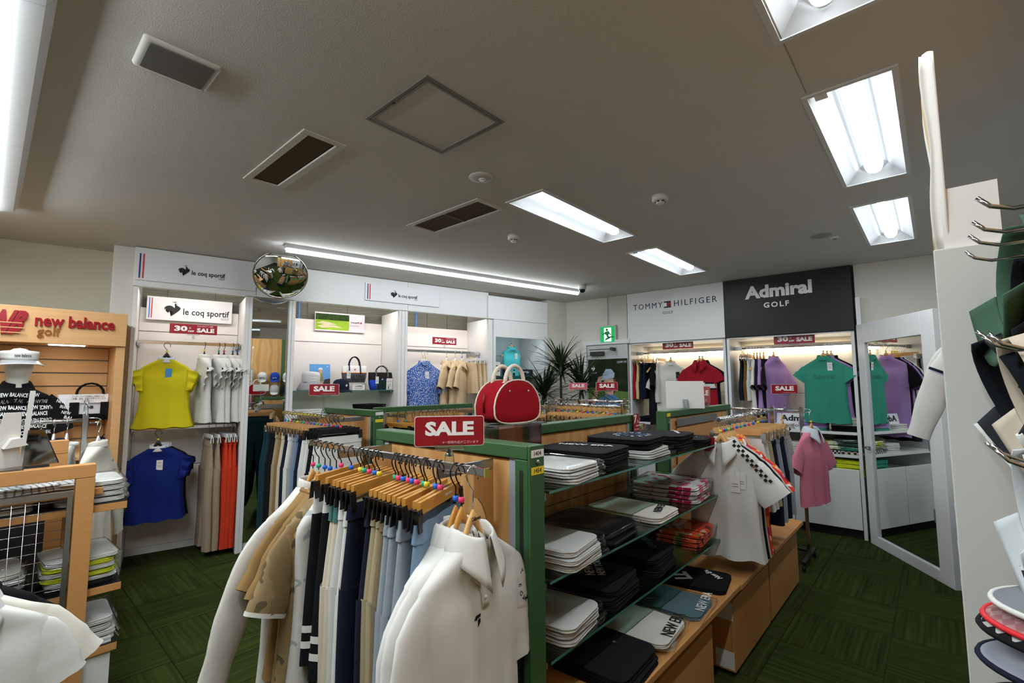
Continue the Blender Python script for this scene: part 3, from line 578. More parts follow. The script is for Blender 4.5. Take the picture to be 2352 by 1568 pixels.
t = T('point_tag', 'red point tag at the right end of the shelf gondola', 'tag', (2.76, 1.425, 1.30), 0, 'red seven percent point tags'); MB().box((0, 0, 0), (.075, .002, .11)).build('card', RED, t); text('7', .07, LET, t, (-.016, -.0012, .02), .002, .0004); text('%', .025, LET, t, (.018, -.0012, .005), 0, .0004); text('POINT', .014, LET, t, (.012, -.0012, -.02), 0, .0004); text('ポイント進呈', .011, LET, t, (0, -.0012, -.042), 0, .0004, .06)
SHZ = [1.195, .908, .662]; SHY = .97
for q, z in enumerate(SHZ): glass_shelf(['top glass shelf of the gondola with black folded tops', 'middle glass shelf with pink bagged tops at its end', 'lowest glass shelf with orange bagged tops at its end'][q], (1.262, SHY, z), 0, 1.62, .465, .008, True, 'glass shelves of the front gondola')
g3 = gondola('green-ended gondola under the white board back', (3.20, 1.42, 0), 0, 1.38)
e = MB().b2((-.014, -.002, 0), (-.001, .072, 1.35)).build('end_cap', GREEN, g3, bevel=.003); MB().b2((.0, -.0026, 1.312), (.06, -.002, 1.335)).build('number_label', YEL, g3); MB().lathe([(.008, 0), (.007, .004), (.001, .005)], 12).build('screw', STEEL, g3, (.025, -.002, 1.27), (pi/2, 0, 0))
MB().b2((.16, -.004, .55), (.95, .0, 1.22)).build('wood_insert', BEECH, g3, bevel=.03)
MB().b2((.16, -.012, 1.235), (.98, -.004, 1.29)).build('steel_plate', STEEL, g3, bevel=.002)
g4 = gondola('gondola panel carrying the trouser rail further back', (1.97, 3.96, 0), -pi/2, .80)
e = MB().b2((.801, -.002, 0), (.811, .072, 1.35)).build('end_cap', GREEN, g4, bevel=.003); MB().b2((.8112, .002, 1.315), (.812, .068, 1.338)).build('number_label', TAGW, e); MB().b2((.8112, .002, 1.262), (.812, .068, 1.285)).build('number_label', YEL, e); MB().lathe([(.008, 0), (.007, .004), (.001, .005)], 12).build('screw', STEEL, e, (.811, .036, 1.297), (0, pi/2, 0))
rail_set(g4, -.16, .80, 1.325, .27, (.1, .66))
g5 = gondola('low far gondola panel before the dotted tops', (2.22, 3.52, 0), 0, 1.10)
rail_set(g5, -.05, 1.3, 1.325, .27, (.1, .9))
g6 = gondola('farthest gondola panel beside the potted plant', (3.42, 3.36, 0), 0, .85)
rail_set(g6, -.05, .75, 1.315, .25, (.1, .7))
# bench below the shelves, with rolling boxes
BZ = .475; BY0 = .845
t = T('bench', 'long beech bench under the glass shelves', 'bench', (1.262, BY0, 0), 0)
MB().b2((0, 0, BZ-.028), (1.50, .59, BZ)).build('top_board', BEECH, t, bevel=.003); MB().b2((1.502, -.006, BZ-.028), (3.06, .57, BZ)).build('top_board', BEECH, t, bevel=.003)
for x in (.02, 1.49, 3.02): MB().b2((x, .30, 0), (x+.022, .57, BZ-.029)).build('leg_board', BEECH, t)
for q, (xa, xb, lab) in enumerate(((1.62, 2.42, 'beech rolling box under the bench, nearest the viewer'), (2.735, 3.44, 'beech rolling box in the middle with white tape strips'), (3.47, 4.28, 'beech rolling box under the far end of the bench'))):
    t = T('storage_box', lab, 'box', (xa, BY0+.035, 0), 0, 'rolling boxes under the bench'); w_ = xb-xa; h_ = .385
    MB().b2((0, 0, .025), (w_, .016, h_)).build('front_board', BEECH, t, bevel=.002); MB().b2((0, .50, .025), (w_, .516, h_)).build('back_board', BEECH, t)
    for x in (0, w_-.016): MB().b2((x, .017, .025), (x+.016, .499, h_)).build('side_board', BEECH, t, bevel=.002)
    MB().b2((.017, .017, .03), (w_-.017, .499, .045)).build('bottom_board', BEECH, t)
    for x in (.05, w_-.05):
        for y in (.06, .45): MB().lathe([(.011, -.009), (.0125, -.004), (.0125, .004), (.011, .009)], 12).build('caster', BLACK, t, (x, y, .0125), (0, pi/2, 0))
    if q == 1:
        for z in (.08, .33): MB().b2((-.001, .004, z-.045), (-.0004, .10, z+.045)).build('tape', TAGW, t)
        for x in (.32, .68): MB().b2((x-.03, .002, h_+.0002), (x, .014, h_+.0008)).build('label', TAGW, t)
# ================================================================== GARMENT AND HANGER BUILDERS
def inst(root, parts, over=None):
    for nm, me, mt in parts:
        mt = (over or {}).get(nm, mt); m2 = me
        if me.materials:
            if me.materials[0] is not mt: m2 = me.copy(); m2.materials.clear(); m2.materials.append(mt)
        else: m2.materials.append(mt)
        OB(nm, m2, mt, root)
_c = {}
def hook_pts(r_=.024, stem=-.085):
    pts = [(r_*cos(a), 0, -r_+.002+r_*sin(a)) for a in [radians(q) for q in range(-35, 216, 25)]]
    return pts+[(-r_*.45, 0, -r_*2.05), (0, 0, -r_*2.5), (0, 0, stem)]
RINGC = {'p': (226, 62, 110), 'g': (40, 165, 130), 'b': (30, 100, 205), 'y': (228, 205, 40), 'w': (230, 230, 230)}
def hanger(kind, P, rz, label, group=None, ring=None, dz=0., hookmat=None):
    t = T('clothes_hanger', label, 'hanger', P, rz, group)
    k = 'h'+kind
    if k not in _c:
        parts = []; hm = {'black': BLACK, 'clip': BLACK, 'blackclip': BLACK}.get(kind, CHROME)
        parts.append(('hook', MB().tube(hook_pts(.026 if 'low' in kind else .024, -.115 if 'low' in kind else -.085), .0023, 6).mesh('hook'), hm))
        b = MB()
        if kind in ('wood', 'black', 'white', 'pale', 'woodlow', 'palelow'):
            W = .178; lo = -.032 if 'low' in kind else 0.; mt = {'wood': HWOOD, 'pale': HWOOD2, 'woodlow': HWOOD, 'palelow': HWOOD2, 'black': BLACK, 'white': WHITE}[kind]; rg = []
            for q in range(21):
                u = -1+q/10; x = W*u; a_ = abs(u)*.19; z = lo-.104-(.082*min(1, a_/.055)**1.3)-(.078*max(0, (a_-.055)/.135)); h_ = .017-.005*abs(u)+.004*max(0, 1-a_/.05); d_ = .007+.006*abs(u)**2; yb = .012*abs(u)**2
                rg.append([(x, yb+d_*cos(a), z+h_*sin(a)) for a in [2*pi*j/8 for j in range(8)]])
            parts.append(('shoulder_bar', b.loft(rg).mesh('shoulder_bar'), mt))
        else:
            W = .145; mt = {'clip': HWOOD, 'palec': HWOOD2, 'chromeclip': CHROME, 'blackclip': BLACK, 'whiteclip': WHITE}[kind]
            b.box((0, 0, -.105), (2*W, .012, .034) if kind not in ('chromeclip',) else (2*W, .005, .006)); parts.append(('bar', b.mesh('bar'), mt))
            cm = BLACK if kind in ('clip', 'blackclip') else (WHITE if kind == 'whiteclip' else CHROME)
            for sx in (-1, 1):
                c = MB(); x = sx*(W+.006)
                c.box((x, -.009, -.135), (.028, .004, .058), 0, -.10); c.box((x, .009, -.135), (.028, .004, .058), 0, .10); c.tube([(x-.008, -.012, -.118), (x-.008, 0, -.106), (x-.008, .012, -.118)], .002, 5); c.tube([(x+.008, -.012, -.118), (x+.008, 0, -.106), (x+.008, .012, -.118)], .002, 5)
                parts.append(('clip', c.mesh('clip'), cm))
        parts.append(('size_ring', MB().lathe([(.004, .008), (.0085, .007), (.0095, 0), (.0085, -.007), (.004, -.008)], 10, (0, 0, -.077-(.022 if 'low' in kind else 0))).mesh('size_ring'), WHITE)); _c[k] = parts
    ps = [p for p in _c[k] if p[0] != 'size_ring' or ring]
    inst(t, ps, {**({'size_ring': M('ring_'+ring, RINGC[ring], .45)} if ring else {}), **({'hook': hookmat} if hookmat else {})})
    return t
def sp(v, e): return (abs(v)**e)*(1 if v >= 0 else -1)
class Body:      # hanging torso: rings by height, invertible front surface
    def __init__(s, w_=.2, L=.62, d=.045, seed=0, flare=1.08, fold=.011, z0=-.148, slope=1.35):
        s.w, s.L, s.d, s.z0 = w_, L, d, z0; s.seed = seed; s.fold = fold; k = slope
        s.ct = [(.0, .062, .048), (-.012*k, .085, .046), (-.028*k, .12, .04), (-.046*k, .16, .034), (-.064*k, w_*.97, .03), (-.085*k, w_, .03), (-.14, w_*.985, d*.8), (-.20, w_*.97, d), (-.30, w_*.95, d), (-.45*L/.62, w_*.98, d*.98), (-.56*L/.62, w_*(1+flare)/2, d), (-L, w_*flare, d*1.05)]
    def prof(s, z):
        z -= s.z0
        for a, b in zip(s.ct, s.ct[1:]):
            if z >= b[0]:
                t_ = (a[0]-z)/(a[0]-b[0]) if a[0] != b[0] else 0; t_ = max(0, min(1, t_)); return a[1]+(b[1]-a[1])*t_, a[2]+(b[2]-a[2])*t_
        return s.ct[-1][1:]
    def fd(s, x, z, back=0):
        q = max(0, min(1, (s.z0-.10-z)/(s.L-.1))); sd = s.seed*1.7+back*2.1
        return s.fold*q**.9*(sin(x*38+sd+z*3)+.6*sin(x*71+sd*2.3-z*5))+.35*s.fold*sin(z*17+x*11+sd)*min(1, q*4)
    def front(s, x, z):
        hw, hd = s.prof(z); u = min(.999, abs(x/hw)); return -hd*(1-u**2.6)**(1/2.6)+s.fd(x, z)*(1-u**4)
    def rings(s, n=24):
        zs = [c[0] for c in s.ct]; ex = []
        for a, b in zip(zs, zs[1:]):
            m = max(1, int((a-b)/.05)); ex += [a+(b-a)*q/m for q in range(m)]
        ex.append(zs[-1]); out = []
        for zr in ex:
            z = s.z0+zr; hw, hd = s.prof(z); r_ = []
            for j in range(n):      # front, left to right
                u = -cos(pi*j/n); x = hw*u; zz = z+(.006*sin(x*40+s.seed) if zr == zs[-1] else 0)
                r_.append((x, s.front(x, z), zz))
            for j in range(n):
                u = cos(pi*j/n); x = hw*u; r_.append((x, hd*(1-abs(u)**2.6)**(1/2.6) if abs(u) < 1 else 0, z+.0) if 0 else (x, (hd*(1-min(.9999, abs(u))**2.6)**(1/2.6))+s.fd(x, z, 1)*(1-abs(u)**4), z))
            out.append(r_)
        return out
def sleeve_rings(sx, w_, z0, L, drop, r0, r1, flat_=.36, seed=0, n=14, fwd=0.):
    c = Vector((sx*(w_-.055), 0, z0-.145)); a0 = min(.5, drop); out = []; m = max(7, int(L/.03)); L2 = L+.05
    for q in range(m+1):
        t_ = q/m; k = min(1, t_/.5); k = k*k*(3-2*k); a = a0+(drop-a0)*k; d = Vector((sx*cos(a), -fwd, -sin(a))); nrm = Vector((sx*sin(a), 0, cos(a)))
        if q: c = c+d*(L2/m)
        r_ = (.076 if r0 > .06 else r0)*(1-t_)+r1*t_+.003*sin(t_*14+seed); fl = flat_*(.75+.4*t_)
        out.append([c+nrm*(cos(2*pi*j/n)*r_)+Vector((0, 1, 0))*(sin(2*pi*j/n)*r_*fl+.004*sin(j*2.1+q*1.3+seed)*t_) for j in range(n)])
    return out
def collar(kind, z0, big=1.):
    b = MB(); n = 26
    if kind == 'polo':
        def fn(u, v):
            ph = (u*2-1)*pi*.93; fr = max(0, -cos(ph)); k = [(1.0, -.012-.02*fr), (.98, .02-.02*fr), (1.04, .030-.022*fr), (1.18, .024-.03*fr), (1.42+.1*fr, -.004-.045*fr-.02*fr**6), (1.56+.22*fr, -.026-.062*fr-.045*fr**8)]
            q = min(4, int(v*5)); f_ = v*5-q; r_ = k[q][0]*(1-f_)+k[q+1][0]*f_; z = k[q][1]*(1-f_)+k[q+1][1]*f_
            return (.058*r_*sin(ph)*big, .05*r_*cos(ph)*min(1, .7+.3*big), z0+z*big)
        b.grid(fn, n, 10)
    elif kind == 'mock':
        b.grid(lambda u, v: ((.060-.006*v+.004*sin(v*pi))*sin(2*pi*u), (.05-.004*v)*cos(2*pi*u), z0-.012+.045*v+(-.018 if cos(2*pi*u) < 0 else 0)*abs(cos(2*pi*u))), 24, 4, True)
    else:
        b.grid(lambda u, v: ((.066+.009*cos(2*pi*v))*sin(2*pi*u), (.052+.009*cos(2*pi*v))*cos(2*pi*u), z0-.006+.009*sin(2*pi*v)-.03*max(0, -cos(2*pi*u))), 28, 6, True)
    return b
def price_tag(t, x, y, z, w_=.04, h_=.075, mat=None, txt=None, tm=None, tilt=.06):
    o = MB().box((0, 0, -h_/2), (w_, .0012, h_)).build('price_tag', mat or TAGW, t, (x, y, z), (tilt, 0, random.uniform(-.08, .08)))
    MB().tube([(0, 0, 0), (0, .006, .025)], .0006, 4).build('tag_string', INK, o)
    if txt: text(txt, h_*.18, tm or RED, o, (0, -.0009, -h_*.28), 0, .0002, w_*.7)
    for q in range(2): MB().b2((-w_*.3, -.0009, -h_*(.55+.14*q)), (w_*.3, -.0006, -h_*(.51+.14*q))).build('tag_line', M('grey_line', (120, 120, 125), .6), o)
    return o
def shirt(P, rz, label, mat, w_=.2, L=.62, d=.045, sleeve='short', col='crew', cm=None, seed=0, group=None, flare=1.08, n=18, slen=.17, drop=1.12, tagm=None, tagtxt=None, stripes=None, placket=False, z0=-.148, cat='shirt', name='shirt', hem=None, cuff=None, smat=None, fold=.011, tagpos=(.03, -.20), res=14):
    t = T(name, label, cat, P, rz, group); B = Body(w_, L, d, seed, flare, fold, z0)
    MB().loft(B.rings(n), True, (False, False)).build('body', mat, t)
    if sleeve in ('short', 'long', 'cap'):
        l_ = {'short': slen, 'long': .52, 'cap': .07}[sleeve]; r0, r1 = {'short': (.088, .082), 'long': (.085, .05), 'cap': (.10, .095)}[sleeve]
        for sx in (-1, 1):
            rg = sleeve_rings(sx, w_, B.z0, l_, drop if sleeve != 'long' else max(drop, 1.25), r0, r1, .36, seed+sx, res); o = MB().loft(rg, True, (False, False)).build('sleeve', smat or mat, t)
            if cuff:
                e = rg[-1]; p_ = rg[-2]; MB().loft([[Vector(b)*.62+Vector(a)*.38 + (Vector(b)-sum((Vector(x) for x in e), Vector())/len(e))*.03 for a, b in zip(p_, e)], [Vector(b)+(Vector(b)-sum((Vector(x) for x in e), Vector())/len(e))*.03 for b in e]], True, (False, False)).build('cuff', cuff, o)
    elif sleeve == 'ruffle':
        for sx in (-1, 1):
            def fn(u, v, sx=sx):
                a_ = (u*2-1); sy = 1 if a_ > 0 else -1; a_ = abs(a_); ln = (.078*(1-a_)**.5+.022)*v; wv = .016*v*sin(u*34+sx)
                return (sx*(w_-.035+.03*a_**.6*(1-a_)+ln*.85+wv*.3), sy*(.012+.03*a_**.7)*(1+.35*v)+wv, B.z0-.078-.20*a_**1.1-.28*ln+.010*v*cos(u*41))
            MB().grid(fn, 40, 5).build('ruffle_sleeve', mat, t, solid=.0015)
    if col != 'none': collar(col, B.z0).build('collar', cm or mat, t, solid=.0025)
    if placket:
        o = MB().grid(lambda u, v: ((u-.5)*.028, B.front((u-.5)*.028, B.z0-.045-.13*v)-.003, B.z0-.045-.13*v), 2, 8).build('placket', mat, t, solid=.002)
        for q in range(3): z = B.z0-.07-.04*q; MB().lathe([(.0055, 0), (.0055, .002), (.001, .003)], 10).build('button', LET, o, (0, B.front(0, z)-.005, z), (pi/2, 0, 0))
    for (z_, h_, mt) in (stripes or []):
        MB().grid(lambda u, v: ((u*2-1)*B.prof(B.z0-z_)[0]*.985, B.front((u*2-1)*B.prof(B.z0-z_)[0]*.985, B.z0-z_-h_*v)-.0018, B.z0-z_-h_*v), 20, 2).build('stripe_band', mt, t)
    if hem: MB().loft([[(x*1.006, y*1.02, z+dz_) for x, y, z in B.rings(n)[-1]] for dz_ in (0, .022)], True, (False, False)).build('hem_band', hem, t)
    if tagm: price_tag(t, tagpos[0], B.front(tagpos[0], B.z0+tagpos[1])-.012, B.z0+tagpos[1]+.05, .045, .085, tagm, tagtxt)
    t['_b'] = 0; del t['_b']; return t, B
def decal(t, B, s, size, x, z, mat, width=None, bold=0., rot=0., off=.002, name='print'):
    def wp(c):
        xx = x+c.x*cos(rot)-c.y*sin(rot); zz = z+c.x*sin(rot)+c.y*cos(rot); return Vector((xx, zz, -(B.front(xx, zz)-off)))
    return text(s, size, mat, t, (0, 0, 0), bold, 0., width, name=name, warp=wp)
def ring_se(hw, hd, z, n, cx_=0., cy_=0., fold=0., k=0., ph=0., e=.75):
    out = []
    for j in range(n):
        a = 2*pi*j/n; f_ = fold*sin(a*k+ph); out.append((cx_+(hw)*sp(cos(a), e)*(1+.0*f_), cy_+hd*sp(sin(a), e)+f_, z))
    return out
def trousers(P, rz, label, mat, w_=.165, L=.92, wm=None, group=None, seed=0, stripes=None, cat='trousers', name='trousers', d=.035, tagm=None, taper=.72, wb=.05, spread=.0, dz=0.):
    t = T(name, label, cat, P, rz, group); z0 = -.142+dz; n = 20
    MB().loft([ring_se(w_*(1+.015*q), .014+.004*q, z0-wb*q/2, n, 0, 0, .0035, 9, seed) for q in range(3)], True, (False, False)).build('waistband', wm or mat, t)
    MB().loft([ring_se(w_*(1.0+.16*q/4), .018+(d-.016)*q/4, z0-wb-(.22)*q/4, n, 0, 0, .004*q/4, 6, seed) for q in range(5)], True, (False, False)).build('hip', mat, t)
    for sx in (-1, 1):
        rg = []
        m = max(3, int((L-.2-wb)/.09))
        for q in range(m+1):
            u = q/m; hw = (w_*.60)*(1-(1-taper)*u); c = sx*(w_*1.16-hw-.0+.004*u+spread*u)
            rg.append(ring_se(hw, d*(1.02-.1*u), z0-wb-.20-(L-.2-wb)*u, 16, c, .004*sin(u*5+seed+sx), .004*u+.002, 4, seed+u*2+sx))
        lg = MB().loft(rg, True, (False, False)).build('leg', mat, t)
        for (u0, h_, mt) in (stripes or []):
            zz = z0-wb-.20-(L-.2-wb)*u0; hw = (w_*.60)*(1-(1-taper)*u0)+.002; c = sx*(w_*1.16-hw+.004*u0+spread*u0+.002)
            MB().loft([ring_se(hw, d*1.02, zz, 16, c, .004*sin(u0*5+seed+sx), .004*u0+.002, 4, seed+u0*2+sx), ring_se(hw, d*1.02, zz-h_, 16, c, .004*sin(u0*5+seed+sx), .004*u0+.002, 4, seed+u0*2+sx)], True, (False, False)).build('stripe', mt, lg)
    if tagm: price_tag(t, -w_*.5, -.03, z0-.03, .05, .09, tagm)
    return t
def skirt(P, rz, label, mat, w_=.16, L=.42, wm=None, group=None, seed=0, flare=1.4, stripes=None, cat='skirt', name='skirt', d=.05, pleat=9, tagm=None, wb=.04, dz=0.):
    t = T(name, label, cat, P, rz, group); z0 = -.142+dz; n = 40
    MB().loft([ring_se(w_*(1+.01*q), .014+.004*q, z0-wb*q/2, n) for q in range(3)], True, (False, False)).build('waistband', wm or mat, t)
    R = lambda u, g=0: ring_se(w_*(1.02+(flare-1)*u)+g, .022+(d-.022)*min(1, u*1.8)+g, z0-wb-(L-wb)*u, n, 0, 0, .010*u, pleat, seed)
    MB().loft([R(q/8) for q in range(9)], True, (False, False)).build('panel', mat, t)
    for (u0, h_, mt) in (stripes or []): MB().loft([R(u0, .002), R(u0+h_/(L-wb), .002)], True, (False, False)).build('stripe', mt, t)
    if tagm: price_tag(t, -w_*.5, -.03, z0-.03, .05, .09, tagm)
    return t
def folded(P, rz, label, mat, w_=.25, d=.30, h=.03, bag=False, group=None, seed=0, cat='folded shirt', name='folded_shirt', trim=None, film=None, res=7):
    t = T(name, label, cat, P, rz, group); rnd = random.Random(seed); R = []
    nl = 3 if h > .018 else 2; prof = [(.0, .965)]
    for q in range(nl): a = q/nl; prof += [(a+.12/nl, .992), (a+.5/nl, 1.0), (a+.88/nl, .99)]+([(a+1/nl, .968)] if q < nl-1 else [])
    prof += [(1., .955), (1.03, .88), (1.06, .6), (1.07, .3), (1.07, .02)]
    ph = [rnd.uniform(0, 6) for _ in range(6)]
    def wob(x, y): return sin(x*17+ph[0])*cos(y*13+ph[1])*.5+.3*sin(x*34+y*23+ph[2])
    for zf, k in prof:
        r_ = []
        for (x, y, z) in rrect(w_*k, d*k, min(.042, w_*k/2.2, d*k/2.2), h*zf, res):
            g = wob(x, y); r_.append((x*(1+.02*sin(y*26+ph[3])+.01*sin(y*60+zf*9)), y*(1+.02*sin(x*29+ph[4])+.01*sin(x*55+zf*8)), max(.0005, h*zf*(1+.17*g*min(1, zf*1.2)))))
        R.append(r_)
    MB().loft(R, True, (True, True)).build('cloth', mat, t)
    if trim:
        for (cx_, cy_, a, b, mt) in trim: MB().grid(lambda u, v: (cx_+(u-.5)*a, cy_+(v-.5)*b, h*1.07*(1+.17*wob(cx_+(u-.5)*a, cy_+(v-.5)*b))+.0025), 4, 4).build('patch', mt, t)
    if bag:
        R = []
        for zf, k, e in ((0., 1.03, 0), (.5, 1.06, .004), (1.05, 1.03, .006), (1.12, .96, .007), (1.16, .7, .006), (1.17, .35, .005), (1.17, .03, .004)):
            R.append([(x*(1+.02*sin(y*55+ph[5]))+e*k*sin(y*90+zf*7+ph[0]), y*(1+.015*sin(x*50+ph[1]))+e*k*sin(x*80+ph[3]), max(.0004, h*zf*(1+.17*wob(x, y))+.004+e*k*k*sin(x*70+ph[2])*sin(y*62+ph[4]))) for (x, y, z) in rrect(w_*k+.012, d*k+.012, min(.02, (min(w_, d)*k+.012)/2.3), 0, res)])
        MB().loft(R, True, (False, True)).build('plastic_bag', film or FILM, t)
    t2 = (h*1.08); return t
def on_top(t, s, size, h, x, y, mat, rot=0., width=None, bold=0., name='print', off=.003):
    return text(s, size, mat, t, (x, y, h*1.09+off), bold, .0003, width, (0, 0, rot), name)
def sale_sign(P, rz, label, w_=.19, h_=.082, z=.12, pink=False, group='red sale signs on clear stems', base=True, tilt=0.):
    t = T('sale_sign', label, 'sign', P, rz, group); rm = M('sale_pink', (205, 92, 108), .4) if pink else RED
    bd = MB().add(*(lambda o: ([(x, -.002, zz) for x, zz, _ in o]+[(x, .002, zz) for x, zz, _ in o], [tuple(range(len(o))), tuple(range(2*len(o)-1, len(o)-1, -1))]+[((j+1) % len(o), j, len(o)+j, len(o)+(j+1) % len(o)) for j in range(len(o))]))(rrect(w_, h_, .008, 0, 4))).build('board', LET, t, (0, 0, z+h_/2))
    o = rrect(w_-.003, h_-.003, .007, 0, 4); MB().add([(x, -.0024, zz) for x, zz, _ in o], [tuple(range(len(o)))]).build('red_face', rm, bd)
    text('SALE', h_*.60, LET, bd, (0, -.0026, h_*.06), h_*.028, .0004, w_*.70); text('※一部除外品がございます', h_*.10, M('sale_smallprint', (236, 190, 195), .6), bd, (w_*.16, -.0026, -h_*.38), 0, .0002, w_*.52)
    MB().box((0, 0, z-.002), (w_*.42, .014, .018)).build('holder', ACRYL, t, bevel=.002); MB().tube([(0, 0, z-.012), (0, 0, z-.03), (0, 0, .045), (0, 0, .02)], [.005, .006, .006, .014], 10).build('stem', ACRYL, t)
    if base: MB().loft([rrect(.03, .03, .006, -.03), rrect(.03, .03, .006, -.002), rrect(.026, .024, .006, .02), rrect(.016, .016, .005, .035)]).build('clip_base', ACRYL, t)
    return t
def off_sign(P, rz, label, w_=.30, h_=.075):
    t = T('discount_sign', label, 'sign', P, rz, 'red thirty percent off signs'); MB().box((0, 0, 0), (w_, .003, h_)).build('board', RED, t, bevel=.001)
    text('30', h_*.68, LET, t, (-w_*.27, -.002, 0), h_*.03, .0004, w_*.27); text('%', h_*.28, LET, t, (-w_*.08, -.002, h_*.10), 0, .0004); text('OFF', h_*.24, LET, t, (-w_*.06, -.002, -h_*.22), .0008, .0004, w_*.13)
    text('SALE', h_*.56, LET, t, (w_*.25, -.002, -h_*.10), h_*.025, .0004, w_*.38); text('さらに7%ポイント進呈', h_*.17, LET, t, (w_*.24, -.002, h_*.33), 0, .0003, w_*.34)
    MB().box((0, .004, -h_*.5-.006), (.10, .008, .010)).build('clip', ACRYL, t); MB().box((0, .006, -h_*.5-.028), (.02, .02, .034)).build('clip_foot', ACRYL, t); return t
# ================================================================== GOODS
W_ = FAB('white', (214, 214, 208)); OFFW = FAB('offwhite', (216, 212, 200)); CREAM = FAB('cream', (200, 192, 170)); BLK = FAB('black', (17, 17, 20)); NAV = FAB('navy', (22, 26, 44)); KHA = FAB('khaki', (162, 150, 118)); TAN = FAB('tan', (138, 110, 68)); OLV = FAB('olive', (84, 72, 40)); LBL = FAB('light_blue', (142, 152, 160)); DEN = FAB('denim_blue', (112, 136, 160)); TEALG = FAB('teal_green', (70, 112, 104)); YELF = FAB('yellow', (206, 192, 30)); BLUF = FAB('royal_blue', (16, 34, 104)); BEI = FAB('beige', (160, 142, 120)); ORA = FAB('orange', (206, 62, 34)); LIL = FAB('lilac', (168, 134, 190)); GRN = FAB('jade', (54, 142, 120)); REDF = FAB('crimson', (150, 22, 40)); TUR = FAB('turquoise', (80, 190, 196)); PNK = FAB('pink', (204, 120, 142)); GRYF = FAB('grey', (150, 152, 156)); DGR = FAB('charcoal', (56, 58, 62)); DTEA = FAB('dark_teal', (18, 52, 60)); PALEG = FAB('pale_grey', (198, 196, 192))
CAMO = PAT('camo_cloth', 'noise', [(0., (134, 114, 80)), (.46, (146, 126, 92)), (.56, (96, 84, 60)), (.66, (158, 138, 104))], 11.)
PALEP = PAT('pale_leaf_cloth', 'noise', [(0., (204, 202, 196)), (.58, (160, 166, 164)), (.64, (214, 212, 206))], 12.)
DOTB = PAT('blue_dot_cloth', 'dots', [(0., (222, 230, 240)), (.36, (48, 92, 168))], 95.)
BEIP = PAT('beige_print_cloth', 'dots', [(0., (236, 222, 196)), (.30, (204, 178, 140))], 110.)
FLO = PAT('orange_floral_cloth', 'cells', [(0., (224, 84, 34)), (.35, (120, 30, 52)), (.5, (232, 168, 132)), (.68, (86, 128, 52)), (.8, (226, 92, 40))], 34.)
PNKP = PAT('pink_print_cloth', 'cells', [(0., (230, 226, 222)), (.5, (196, 40, 84)), (.68, (236, 232, 228)), (.84, (224, 110, 128))], 26.)
REDP = PAT('red_floral_cloth', 'cells', [(0., (226, 60, 44)), (.4, (236, 236, 230)), (.6, (206, 40, 90)), (.8, (240, 140, 40))], 30.)
BWP = PAT('black_white_check_cloth', 'check', [(0., (24, 24, 28)), (.5, (226, 226, 222))], 60.)
YBP = PAT('yellow_blue_print_cloth', 'cells', [(0., (232, 200, 40)), (.5, (92, 140, 170)), (.7, (214, 206, 190))], 14.)

# ---------------------------------------------------------------- front rail
fy = [onpl(u, 1005+(u-705)*.2, (RX, 0, 0), pi/2).y for u in (721, 734, 748, 760, 774, 785, 808, 829, 838, 849, 862, 872, 909, 916, 927, 939, 948, 958, 975, 981, 1002, 1012, 1047, 1060, 1086)]
frings = 'pgbbbpbygpbygpbpbpgybpbp'
GF = 'hangers on the front rail'
FZ = [(.34 if i < 5 else (.16 if i > 21 else .44))+random.uniform(-.05, .05) for i in range(25)]
CN = {'p': 'pink', 'g': 'green', 'b': 'blue', 'y': 'yellow', 'w': 'white'}
for i, y in enumerate(fy):
    near = len(fy)-i; kind = 'woodlow' if (i < 5 or i in (22, 23)) else ('palelow' if i == 24 else 'clip')
    lab = 'wooden %s hanger, %s from the near end of the front rail' % ('trouser' if kind == 'clip' else 'shirt', ORD[near-1]) if i < 24 else 'pale wooden hanger with chrome hook inside the nearest white polo'
    h = hanger(kind, (RX, y, RZ), FZ[i], lab, GF, frings[i] if i < 24 else None, hookmat=BLACK if i < 24 else CHROME)
    if i == 24:
        text('Callaway', .016, INK, h, (0, -.013, -.140), .0003, .0003, .04, name='brand_print')
    if kind == 'clip' and i in (20, 21): text('TaylorMade', .013, LET, h, (.05, -.0066, -.104), 0, .0002, .06, name='brand_print')
def FR(i): return (RX, fy[i], RZ)
shirt(FR(0), FZ[0], 'white long-sleeved wind jacket at the far end of the front rail', FAB('ivory_nylon', (206, 204, 196), rough=.6), .215, .74, .05, 'long', 'mock', z0=-.182, seed=1, cat='jacket', name='wind_jacket', drop=1.2)
shirt(FR(1), FZ[1], 'plain tan tee behind the brown camouflage tee', TAN, .21, .62, .045, 'short', 'crew', z0=-.182, seed=2, slen=.16, drop=1.0)
shirt(FR(2), FZ[2], 'plain tan tee touching the brown camouflage tee', TAN, .205, .62, .045, 'short', 'crew', z0=-.182, seed=3, slen=.17, drop=1.05)
shirt(FR(3), FZ[3], 'brown camouflage tee with white sleeve piping', CAMO, .205, .60, .05, 'short', 'crew', z0=-.182, seed=4, slen=.20, drop=1.15, cuff=W_)
shirt(FR(4), FZ[4], 'pale leaf-print tee beside the camouflage tee', PALEP, .19, .60, .045, 'none', 'crew', z0=-.182, seed=5, drop=1.2)
trousers(FR(2), FZ[2], 'olive trousers hanging low under the tan tee', OLV, .14, .80, None, None, 3, dz=-.22, d=.022)
BSTR = [(.74, .022, W_), (.84, .022, W_)]
skirt(FR(5), FZ[5], 'black skirt with white waistband and two white hem stripes', BLK, .155, .56, W_, None, 1, 1.22, BSTR, pleat=6, d=.045, wb=.075)
skirt(FR(6), FZ[6], 'second black skirt with white stripes, beside the cream trousers', BLK, .155, .58, W_, None, 2, 1.2, BSTR, pleat=6, d=.045, wb=.06)
GST = [(.63, .022, TEALG), (.75, .022, TEALG)]
trousers(FR(7), FZ[7], 'cream trousers with teal waistband, far one of two', CREAM, .155, .80, TEALG, None, 2, GST, wb=.075, taper=.9)
